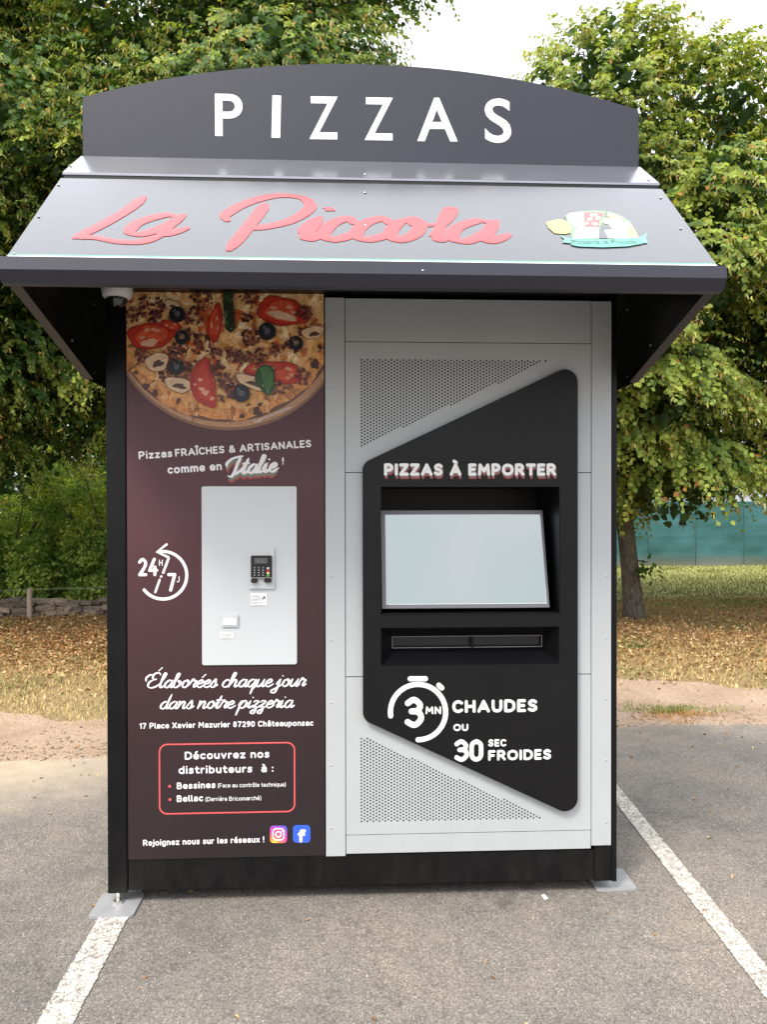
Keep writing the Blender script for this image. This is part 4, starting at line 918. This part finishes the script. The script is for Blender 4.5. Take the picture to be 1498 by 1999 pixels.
for p in ((331,1535), (331.7,1560.8)):
    u, v_ = FR.px(*p); flat(FR, [(u+.0058*math.cos(i*.524), v_+.0058*math.sin(i*.524)) for i in range(12)], .0006, M['redline'], pp, 'bullet_mark', False)
    flat(FR, [(u+.0025*math.cos(i*.7), v_+.0025*math.sin(i*.7)) for i in range(9)], .001, M['red_edge'], pp, 'bullet_mark', False)
# coral rounded box
ux0, uz1 = FR.px(311,1453.5); ux1, _ = FR.px(575,1449); _, uz0 = FR.px(312,1589)
lp = rrect(ux0, uz0, ux1, uz1, .03); lp.append(lp[0])
V, Fc = ribbon([[Vector(p) for p in lp]], lambda d, t: .0028, .0003); mesh_obj('coral_outline', [FR.P(v[0], v[1], .0005+v[2]) for v in V], Fc, M['redline'], pp)
# 24/7 sign
rtext(FR, '24', (269.5,1125), (309,1124.6), 36, KW, pp, wt=.085); rtext(FR, 'H', (310,1104.6), (317.5,1104.6), 12, KW, pp, wt=.075)
rtext(FR, '7', (326,1155), (344,1155), 36.5, KW, pp, wt=.085); rtext(FR, 'J', (345,1136.8), (350.5,1136.8), 12, KW, pp, wt=.075)
stroke(FR, [(329,1090),(318.5,1118)], 5, KW, pp, 'clock_symbol'); stroke(FR, [(311.5,1132),(303,1156)], 4.6, KW, pp, 'clock_symbol'); stroke(FR, [(314.2,1125.6),(314.9,1125.4)], 4.6, KW, pp, 'clock_symbol')
stroke(FR, arc_pts(318, 1123, 46.5, 100, -142), 6.3, KW, pp, 'clock_symbol')
stroke(FR, [(325,1063),(306,1077.5),(328,1087.5)], 5.2, KW, pp, 'clock_symbol', .0008)
# social network badges
def rr_px(x0, y0, x1, y1, r, n=5): return [(a, b) for a, b in rrect(x0, y0, x1, y1, r, n)]
pi = Print(FR, None, .0006)
def sub_badge(x0, y0, x1, y1, colf, n=14, r=7):
    base = rr_px(x0, y0, x1, y1, r)
    for i in range(n):
        for j in range(n):
            a0, a1 = x0+(x1-x0)*i/n, x0+(x1-x0)*(i+1)/n; b0, b1 = y0+(y1-y0)*j/n, y0+(y1-y0)*(j+1)/n
            q = clip(base, a0, a1, b0, b1)
            if len(q) >= 3:
                h_ = pi.h; pi.poly(q, colf((i+.5)/n, (j+.5)/n)); pi.h = h_
    pi.h += 2e-4
def insta(u, v_):
    y = np.array([.85,.62,.06]); o_ = np.array([.80,.16,.08]); p_ = np.array([.62,.05,.32]); b_ = np.array([.10,.10,.60])
    d = math.hypot(u-.25, v_-1.05)
    c = y*(1-d/.4)+o_*(d/.4) if d < .4 else (o_*(1-(d-.4)/.35)+p_*((d-.4)/.35) if d < .75 else p_*(1-min(1,(d-.75)/.4))+b_*min(1,(d-.75)/.4)); return tuple(np.clip(c, 0, 1))
sub_badge(527, 1611.5, 560.5, 1645.5, insta)
pi.build('camera_badge', M['print'], pp)
lp = rr_px(533, 1617.5, 554.5, 1639.5, 6.5); lp.append(lp[0]); stroke(FR, lp, 2.7, KW, pp, 'camera_badge_mark', .0012)
stroke(FR, arc_pts(543.8, 1628.6, 5.3, 0, 360), 2.7, KW, pp, 'camera_badge_mark', .0012)
u, v_ = FR.px(550.3,1622.3); flat(FR, [(u+.0026*math.cos(i*.785), v_+.0026*math.sin(i*.785)) for i in range(8)], .0012, KW, pp, 'camera_badge_mark', False)
flat(FR, rr_px(572, 1610.5, 606, 1645, 7), .0006, mat('blue_print_ink', (.035,.11,.62), .4), pp, 'letter_badge')
rtext(FR, 'f', (581,1644.5), (597,1644.5), 26, KW, pp, .0012, .12, 'letter_badge_mark')

# --- white service plate with payment terminal and ticket outlet
sx0, sz1 = W(394,949.5); sx1, sz0 = W(580,1296)
sp_ = prism('service_panel', rrect(sx0, sz0, sx1, sz1, .008), [], -.006, -.0008, M['panelw'])
bx0, bz1 = W(485.5,1070); bx1, bz0 = W(536.5,1148)
pt = prism('payment_terminal', rrect(bx0, bz0, bx1, bz1, .003), [], -.016, -.0065, M['panelw'])
tx0, tz1 = W(490,1084.5,-.02); tx1, tz0 = W(531,1137,-.02)
bm = bmesh.new(); add_box(bm, tx0, tx1, -.026, -.0165, tz0+.018, tz1); o = bm_obj('terminal_body', bm, M['blk_plastic'], pt, bevel=.002)
bm = bmesh.new(); add_box(bm, tx0+.001, tx0+.026, -.036, -.0165, tz0, tz0+.0165); bm_obj('card_guide', bm, M['blk_plastic'], pt, bevel=.003); bm = bmesh.new(); add_box(bm, tx1-.030, tx1-.001, -.034, -.0165, tz0+.001, tz0+.0165); bm_obj('card_slot', bm, M['blk_plastic'], pt, bevel=.003)
box('terminal_trim', tx0+.002, tx1-.002, -.0275, -.0263, tz0+.0185, tz0+.0205, M['bright'], pt)
box('terminal_display', tx0+.014, tx1-.017, -.0272, -.0263, tz1-.031, tz1-.010, M['lcd'], pt, bevel=.0003)
kw = .0125
for r_ in range(4):
    for c_ in range(4):
        mm = M['key'] if c_ < 3 else (M['key'], M['key_red'], M['key_yellow'], M['key_green'])[r_]
        kx = tx0+.012+c_*.0168; kz = tz1-.046-r_*.0098; wk = .0052 if c_ < 3 else .0105; hk = .0035 if c_ < 3 else .0078
        box('key', kx, kx+wk, -.0278, -.0262, kz-hk, kz, mm, pt, bevel=.0006)
ax0, az1 = W(433,1200); ax1, az0 = W(466,1222.5)
to = prism('ticket_outlet', rrect(ax0, az0, ax1, az1, .003), [], -.013, -.0065, M['panelw'])
box('outlet_flap', ax0+.007, ax1-.005, -.0155, -.0135, az0+.006, az1-.010, M['cam_white'], to, bevel=.0015)
def sticker(x0, y0, x1, y1, lines, nm='sticker'):
    a0, c1 = W(x0, y0); a1, c0 = W(x1, y1); s_ = kbox(nm, a0, a1, -.0076, -.0066, c0, c1, M['paper'], bevel=0)
    fr = plane_y(-.0077)
    for t_, p0, p1, cp in lines: text(fr, t_, p0, p1, cp, M['ink'], s_, .0003, .01)
    stroke(fr, [(x0+.6,y0+2),(x0+.6,y1-.6),(x1-3,y1-.6)], .8, M['ink'], s_, 'sticker_edge', .0002); return s_
s1 = sticker(488.5, 1158, 521.5, 1182.5, [('INSÉREZ', (492,1166), (509,1166), 3.2), ('CARTE', (491,1173), (509,1173), 5.2), ('PAR ICI', (492,1178.5), (512,1178.5), 3.2)])
flat(plane_y(-.0077), [(511,1170),(515,1163),(518,1165),(518.5,1171),(515.5,1168),(512,1172)], .0003, M['ink'], s1, 'arrow_mark')
sticker(430, 1234, 456.5, 1246.5, [('TICKET', (433,1244), (453.5,1244), 6.2)])

# --- white vending module
ZT, ZB = 2.411, .194
def rivets(parent, pts, Y, r=.0042):
    me = None
    for x, z in pts:
        if me is None:
            bm = bmesh.new(); bmesh.ops.create_uvsphere(bm, u_segments=10, v_segments=6, radius=r)
            for v_ in bm.verts: v_.co.y *= .45
            me = bpy.data.meshes.new('rivet'); bm.to_mesh(me); bm.free(); me.materials.append(M['rivet'])
            for p in me.polygons: p.use_smooth = True
        o = bpy.data.objects.new('rivet', me); o.location = (x, Y, z); link(o, parent)
cl_ = kbox('column_panel', -.1615, -.0835, .0, .01, ZB-.018, ZT, M['white'], bevel=.001)
cr_ = kbox('column_panel', .9175, .9985, .0, .01, ZB+.002, ZT-.003, M['white'], bevel=.001)
rz = [W(646, y)[1] for y in (636,760,883,1005,1125,1250,1372,1494,1617)]; rivets(cl_, [(-.141, z) for z in rz], -.0005)
rz = [W(1186, y)[1] for y in (641,762,883,1005,1125,1245,1364,1484,1605)]; rivets(cr_, [(.979, z) for z in rz], -.0005)
kbox('top_panel', -.081, .915, .0015, .01, 2.2375, ZT-.002, M['white'], bevel=.0008)
kbox('bottom_panel', -.081, .915, .0015, .01, ZB-.01, .2575, M['white'], bevel=.0008)
kbox('filler_panel', -.081, -.0, .0015, .01, .8965, 1.7125, M['white'], bevel=.0008)
kbox('filler_panel', .845, .915, .0015, .01, .8965, 1.7125, M['white'], bevel=.0008)
def perf(name, z0, z1, tri):
    """sheet with a triangular field of staggered round holes"""
    (ax, az), (bx, bz), (cx_, cz_) = tri; cols = 63; pitch = abs(bx-ax)/(cols-1); vp = pitch*1.06*1.0; holes = []
    for i in range(cols):
        x = ax + i*pitch; t = i/(cols-1); zlim = cz_ + (bz-cz_)*t; st = (vp if i % 2 else 0)*.5
        d = 1 if az > cz_ else -1; z = az - d*st
        while (z-zlim)*d >= -.002:
            holes.append([(x+.0041*math.cos(math.radians(60*k+30)), z+.0041*math.sin(math.radians(60*k+30))) for k in range(6)]); z -= d*vp
    return prism(name, [(-.081,z0),(.915,z0),(.915,z1),(-.081,z1)], holes, .0015, .004, M['white'])
perf('perforated_panel', 1.7155, 2.2345, (W(706,702), W(1066,704), W(706,870)))
perf('perforated_panel', .2605, .8935, (W(706,1604), W(1066,1598), W(706,1438)))
# black raised fascia
FY = -.024; f0 = plane_y(FY)
op = [f0.px(708,903), f0.px(1112,714), f0.px(1129,720), f0.px(1129,1588), f0.px(1108,1586), f0.px(708,1402)]
A_ = [f0.px(708,904), f0.px(1129,706.5), f0.px(1129,1598), f0.px(708,1405)]
A_ = [(A_[0][0], A_[0][1]), (A_[1][0], A_[1][1]), (A_[1][0], A_[2][1]), (A_[0][0], A_[3][1])]
outl = rpoly(A_, [.045,.052,.052,.045], 10)
hx0, hz1 = f0.px(744,950); hx1, hz0 = f0.px(1092,1196); gx0, gz1 = f0.px(744,1226); gx1, gz0 = f0.px(1092,1296)
fa = prism('fascia', outl, [[(hx0,hz0),(hx1,hz0),(hx1,hz1),(hx0,hz1)], [(gx0,gz0),(gx1,gz0),(gx1,gz1),(gx0,gz1)]], FY, -.006, M['fascia'])
# screen housing: open box behind the opening
def quad_obj(name, quads, mt, parent=None):
    V, Fc = [], []
    for q in quads: b = len(V); V += q; Fc.append(tuple(range(b, b+4)))
    o = mesh_obj(name, V, Fc, mt, parent or K); return fix(o) if parent is None else o
D = .34
quad_obj('screen_housing', [[(hx1,-.0062,hz0),(hx1,D,hz0),(hx1,D,hz1),(hx1,-.0062,hz1)], [(hx0,-.0062,hz0),(hx0,-.0062,hz1),(hx0,D,hz1),(hx0,D,hz0)],
    [(hx0,-.0062,hz1),(hx1,-.0062,hz1),(hx1,D,hz1),(hx0,D,hz1)], [(hx0,-.0062,hz0),(hx0,D,hz0),(hx1,D,hz0),(hx1,-.0062,hz0)], [(hx0,D,hz0),(hx0,D,hz1),(hx1,D,hz1),(hx1,D,hz0)]], M['fascia'])
kbox('opening_trim', hx0-.004, hx1+.004, FY-.003, FY-.0003, hz0-.005, hz0-.001, M['black'], bevel=.0008)
kbox('opening_trim', hx1+.001, hx1+.004, FY-.003, FY-.0003, hz0, hz1, M['black'], bevel=.0008)
# touch screen tilted back
zb, zt_ = 1.166, 1.561; yb, yt = .015, .128
fs = Frame((0, yb, zb), (1,0,0), (0, yt-yb, zt_-zb)); hl = math.hypot(yt-yb, zt_-zb); X0, X1 = hx0+.006, W(1073,1187,.02)[0]
def slab(name, fr, u0, u1, v0, v1, h0, h1, mt, parent):
    c = [fr.P(u, v_, h) for h in (h0, h1) for u, v_ in ((u0,v0),(u1,v0),(u1,v1),(u0,v1))]
    return mesh_obj(name, c, [(0,3,2,1),(4,5,6,7),(0,1,5,4),(1,2,6,5),(2,3,7,6),(3,0,4,7)], mt, parent)
ts = fix(slab('touch_screen', fs, X0, X1, 0, hl, -.03, 0, M['bezel'], K))
slab('display', fs, X0+.019, X1-.013, .018, hl-.021, .0004, .0018, M['display'], ts)
slab('display_edge', fs, X0+.0165, X1-.0105, .0155, hl-.0185, .0002, .0012, M['vinyl'], ts)
# delivery hatch: sloping reveals to a slot with a divider
sy_ = .075; i0, k1 = W(766,1243,sy_); i1, k0 = W(1058,1262,sy_)
o3 = [(gx0,FY+.002,gz0),(gx1,FY+.002,gz0),(gx1,FY+.002,gz1),(gx0,FY+.002,gz1)]; i3 = [(i0,sy_,k0),(i1,sy_,k0),(i1,sy_,k1),(i0,sy_,k1)]
hq = [[o3[a], o3[(a+1)%4], i3[(a+1)%4], i3[a]] for a in range(4)]
ht = quad_obj('delivery_hatch', hq, M['fascia'])
box('hatch_flap', i0+.001, i1-.001, sy_+.02, sy_+.024, k0-.002, k1+.002, M['blk_plastic'], ht)
box('hatch_divider', *(W(919.5,1250,sy_)[0], W(924,1250,sy_)[0]), sy_-.012, sy_+.018, k0+.001, k1-.001, M['black'], ht, bevel=.001)
bm = bmesh.new(); 
for a, b_ in (((i0,k0),(i1,k0)), ((i0,k1),(i1,k1)), ((i0,k0),(i0,k1)), ((i1,k0),(i1,k1))): add_tube(bm, [(a[0],sy_-.001,a[1]),(b_[0],sy_-.001,b_[1])], .0013, 6)
bm_obj('slot_rim', bm, M['steel'], ht)
VY = M['vinyl']
ff = plane_y(FY)
rtext(ff, 'PIZZAS À EMPORTER', (751.5,935), (1087.5,935), 24, M['shadow_red'], fa, .0005, .12, 'lettering_shade')
rtext(ff, 'PIZZAS À EMPORTER', (751,931.8), (1087,931.8), 24, M['shadow_grey'], fa, .0009, .12, 'lettering_shade')
rtext(ff, 'PIZZAS À EMPORTER', (750,928.7), (1086.5,928.7), 24.2, VY, fa, .0014, .13)
rtext(ff, 'CHAUDES', (883.5,1392), (1049.5,1389.3), 25, VY, fa, wt=.118); rtext(ff, 'OU', (885.5,1427), (914.5,1427), 14, VY, fa, wt=.118)
rtext(ff, '30', (887.5,1487.2), (944,1486.6), 44, VY, fa, wt=.10, gap=.06); rtext(ff, 'SEC', (953.6,1457.4), (989,1457), 14.3, VY, fa, wt=.118)
rtext(ff, 'FROIDES', (953.6,1485), (1076.5,1482.3), 20.5, VY, fa, wt=.118)
rtext(ff, '3', (790,1421), (828,1421), 61, VY, fa, wt=.095); rtext(ff, 'MN', (831,1394), (861.5,1394), 15, VY, fa, wt=.118)
stroke(ff, arc_pts(816.5, 1390, 54, 188, -90, 60), 10, VY, fa, 'stopwatch_symbol')
stroke(ff, [(801,1325),(831,1325)], 10, VY, fa, 'stopwatch_symbol'); stroke(ff, [(857,1337.5),(863,1343)], 10, VY, fa, 'stopwatch_symbol')

# --- awning
YB, ZBD = 0.0, 2.955
sl0, sl1 = Vector((0,-.219,2.771)), Vector((0,-.668,2.322))
aw = Frame((0, sl1.y, sl1.z), (1,0,0), (0, sl0.y-sl1.y, sl0.z-sl1.z)); AH = (sl0-sl1).length
ap = fix(slab('awning_panel', aw, -1.112, 1.112, 0, AH, -.004, 0, M['awning'], K))
fl = Frame((0, -.190, 2.806), (1,0,0), (0, .188, .147)); FH = math.hypot(.188,.147)
rf = fix(slab('roof_flashing', fl, -1.116, 1.116, 0, FH, -.002, 0, M['flash'], K))
fl2 = Frame((0, -.190, 2.797), (1,0,0), (0,0,1)); slab('flashing_lip', fl2, -1.116, 1.116, 0, .008, -.0015, .0005, M['flash'], rf)
fix(slab('awning_soffit', aw, -1.10, 1.10, -.0, AH-.012, -.022, -.006, M['black'], K))
kbox('gap_strip', -1.112, 1.112, -.1885, -.17, 2.765, 2.7965, M['dark'], bevel=0)  # black fill painted into the gap under the flashing lip to darken it
# fascia gutter, folded profile
gp = [(-.664,2.332),(-.690,2.330),(-.694,2.290),(-.668,2.256),(-.640,2.254),(-.640,2.262),(-.662,2.264),(-.683,2.292),(-.680,2.322),(-.664,2.324)]
bm = bmesh.new(); GL = 1.119
a = [bm.verts.new((-GL, y, z)) for y, z in gp]; b = [bm.verts.new((GL, y, z)) for y, z in gp]
for i in range(len(gp)): bm.faces.new((a[i], a[(i+1)%len(gp)], b[(i+1)%len(gp)], b[i]))
bm.faces.new(a); bm.faces.new(b[::-1]); fix(bm_obj('gutter', bm, M['anthracite'], K))
kbox('gutter_back', -1.09, 1.09, -.658, -.64, 2.266, 2.318, M['black'], bevel=0)
# side brackets with folded front flange
for s in (-1, 1):
    bp = [(-.655,2.266),(-.655,2.318),(-.20,2.775),(-.19,2.79),(0,2.935),(.45,2.935),(.45,2.083),(0,2.083)]
    bm = bmesh.new(); x0, x1 = s*1.107, s*1.103
    a = [bm.verts.new((x0, y, z)) for y, z in bp]; b = [bm.verts.new((x1, y, z)) for y, z in bp]
    for i in range(len(bp)): bm.faces.new((a[i], a[(i+1)%len(bp)], b[(i+1)%len(bp)], b[i]))
    bm.faces.new(a); bm.faces.new(b[::-1])
    br_ = fix(bm_obj('awning_bracket', bm, M['black'], K))
    d = Vector((0, .655, -.183)).normalized(); q = [( -.658,2.262), (0,2.079)]
    V = []
    for y, z in q: V += [(s*1.108, y, z), (s*1.073, y, z), (s*1.073, y+.0006, z+.0035), (s*1.108, y+.0006, z+.0035)]
    mesh_obj('bracket_flange', V, [(0,1,5,4),(1,2,6,5),(2,3,7,6),(3,0,4,7),(0,3,2,1),(4,5,6,7)], M['trim'], br_)
    bm = bmesh.new(); bmesh.ops.create_icosphere(bm, subdivisions=2, radius=.005); me = bpy.data.meshes.new('rivet'); bm.to_mesh(me); bm.free(); me.materials.append(M['rivet'])
    for y, z in ((-.14,2.2),(.10,2.12),(.10,2.4),(-.14,2.45)):
        o = bpy.data.objects.new('rivet', me); o.location = (s*1.1025, y, z); o.scale = (.4,1,1); link(o, br_)
# print on the awning: flag stripe, name, emblem, rivets
slab('green_stripe', aw, -1.111, 1.111, .0365, .045, .0002, .0007, M['green_ink'], ap)
slab('white_stripe', aw, -1.111, 1.111, .004, .036, .0002, .0007, M['vinyl'], ap)
for nm, hh, wdn, mt in (('lettering_edge', .0007, .004, M['red_edge']), ('lettering', .0016, 0, M['red'])):
    for ch, x0, x1, yb_, xh in (('L',148,312,462,36),('a',250,360,458,38),('P',430,604,464,39),('i',588,640,467,42),('c',632,700,468,42),('c',696,772,468,42),('o',764,852,469,42),('l',846,898,470,33),('a',886,998,472,41)):
        script(aw, ch, (x0,yb_), (x1,yb_+1), xh, mt, ap, hh, slant=.34, thick=.20, thin=.115, name=nm, widen=wdn*.9, thickh=.0004)
def E_(x, y): return (x/6.242+1050, y/6.242+390)
pe = Print(aw, None, .0006, 1.5e-4)
pe.poly([E_(*p) for p in ((330,200),(480,145),(680,130),(870,140),(1010,190),(1130,265),(1200,380),(1230,470),(420,480),(380,300))], (.10,.22,.10))
pe.poly([E_(*p) for p in ((350,190),(400,160),(560,155),(575,330),(470,335),(380,270))], (.55,.50,.42))
pe.poly([E_(*p) for p in ((570,160),(680,150),(800,165),(800,210),(760,240),(750,330),(575,325))], (.50,.03,.02))
for x, y, rx, ry in ((680,185,48,18),(640,240,34,20),(735,225,30,24),(600,290,26,16),(700,300,34,20)): pe.blob(*E_(x, y), rx/6.2, ry/6.2, (.65,.60,.52), wob=.2)
pe.poly([E_(*p) for p in ((860,165),(960,190),(1060,240),(1040,262),(880,235),(840,200))], (.72,.20,.10))
for x, y in ((895,190),(1005,238)): pe.blob(*E_(x, y), 5.2, 2.6, (.65,.60,.52), rot=.4, wob=.2)
pe.poly([E_(*p) for p in ((820,235),(960,245),(1100,285),(1140,340),(1090,380),(980,370),(900,350),(870,310),(790,290))], (.55,.52,.45))
pe.poly([E_(*p) for p in ((100,280),(260,245),(330,255),(380,300),(420,360),(400,410),(330,425),(210,415),(130,350))], (.50,.50,.06))
pe.poly([E_(*p) for p in ((1110,290),(1170,350),(1215,430),(1235,470),(1090,475),(1090,400))], (.45,.42,.10))
pe.poly([E_(*p) for p in ((490,345),(740,340),(745,480),(430,480),(440,420))], (.62,.62,.60))
pe.poly([E_(*p) for p in ((770,315),(880,320),(905,360),(810,375),(850,480),(745,480))], (.05,.05,.06))
pe.poly([E_(*p) for p in ((810,380),(900,365),(1080,380),(1095,480),(860,480))], (.62,.62,.62))
pe.poly([E_(*p) for p in ((270,440),(400,480),(400,540),(300,530),(325,490))], (.05,.25,.17)); pe.poly([E_(*p) for p in ((1340,410),(1235,470),(1280,540),(1345,535),(1320,480))], (.05,.25,.17))
pe.poly([E_(*p) for p in ((392,478),(600,492),(900,492),(1235,470),(1282,545),(1100,578),(800,590),(500,580),(410,560))], (.02,.33,.21))
pe.build('emblem', M['emblem'], ap)
for ln in ([(490,345),(510,470)], [(735,345),(715,470)], [(300,250),(360,200)], [(850,140),(820,215)], [(780,290),(890,300),(1040,300)], [(400,170),(560,200)], [(480,345),(600,330),(745,350)]):
    stroke(aw, [E_(*p) for p in ln], 1.0, M['ink'], ap, 'emblem_line', .0042)
text(aw, 'Pizzeria la Piccola', E_(430,548), E_(1215,545), 7.2, M['ink'], ap, .0044, .012)
def rivets_on(fr, parent, pts):
    bm = bmesh.new(); bmesh.ops.create_icosphere(bm, subdivisions=2, radius=.0052); me = bpy.data.meshes.new('rivet'); bm.to_mesh(me); bm.free(); me.materials.append(M['rivet'])
    for p in pts: u, v_ = fr.px(*p); o = bpy.data.objects.new('rivet', me); o.location = fr.P(u, v_, .0008); o.scale = (1,1,.6); link(o, parent)
rivets_on(aw, ap, [(114,362),(75,424),(27,496),(713,377),(714,441),(716,514),(1291,387),(1330,447),(1376,521),(826,529)])
rivets_on(fl, rf, [(138,325),(713,341),(1267,352)])

# --- sign board with arched top
wv = W(161,190)[1]
bt = [(-1.109, ZBD-.01), (1.109, ZBD-.01), (1.109, 3.172)]
for i in range(41):
    t = i/40; x = 1.105-2.21*t; bt.append((x, 3.184 + .155*(1-(abs(x)/1.105)**2.05)))
bt.append((-1.109, 3.172))
sb = prism('sign_board', bt, [], -.002, .022, M['anthracite'])
sf = plane_y(-.002)
for ch, x0, x1, yb_, cp in (('P',420,474,264,81),('I',530,547,267,81),('Z',604,660,270,82),('Z',712,768,272,82),('A',815,894,274,83),('S',947,999,276,83)):
    text(sf, ch, (x0,yb_), (x1,yb_+.8), cp, VY, sb, .001, 0, 'letter')

# --- feet
def foot(x, y, vis):
    me = prism('foot_plate', rrect(-.085, -.088, .085, .088, .016), [], -.008, 0, M['steel'])
    for v_ in me.data.vertices: a_ = v_.co.copy(); v_.co = (x+a_.x, y+a_.z, .0085-(a_.y+.008)) 
    bm = bmesh.new(); bm.from_mesh(me.data); bmesh.ops.recalc_face_normals(bm, faces=bm.faces[:]); bm.to_mesh(me.data); bm.free()
    bm = bmesh.new(); add_tube(bm, [(x,y+.012,.0088),(x,y+.012,.048)], .008, 12); bm_obj('foot_bolt', bm, M['bright'], me, smooth=True)
    bm = bmesh.new(); add_tube(bm, [(x,y+.012,.0088),(x,y+.012,.018)], .020, 6); bm_obj('foot_nut', bm, M['bright'], me, bevel=.002)
foot(-.985, -.005+.0, True); foot(1.03, .10, False); foot(-.95, 1.05, False); foot(.95, 1.05, False)

# --- dome camera under the header
CXX, CYY = W(228,570,-.09)[0], -.09
cm = empty('security_camera', (CXX, CYY, 2.425)); tag(cm, 'white dome security camera under the left end of the awning', 'security camera')
def lathe(name, prof, mt, parent, n=28):
    bm = bmesh.new(); rings = [[bm.verts.new((r_*math.cos(2*math.pi*k/n), r_*math.sin(2*math.pi*k/n), z)) for k in range(n)] for r_, z in prof]
    for a, b in zip(rings[:-1], rings[1:]):
        for k in range(n): bm.faces.new((a[k], a[(k+1)%n], b[(k+1)%n], b[k]))
    bm.faces.new(rings[0]); bm.faces.new(rings[-1][::-1]); return bm_obj(name, bm, mt, parent, smooth=True)
lathe('housing', [(.058,0),(.058,-.02),(.054,-.045),(.046,-.052),(.040,-.053)], M['cam_white'], cm)
lathe('dome', [(.0405*math.cos(a), -.0535-.034*math.sin(a)) for a in [i*.17 for i in range(9)]], M['dome'], cm)
bm = bmesh.new(); add_tube(bm, [(.012,-.020,-.062),(.016,-.036,-.074)], [.013,.014], 14); bm_obj('lens', bm, M['lcd'], cm)
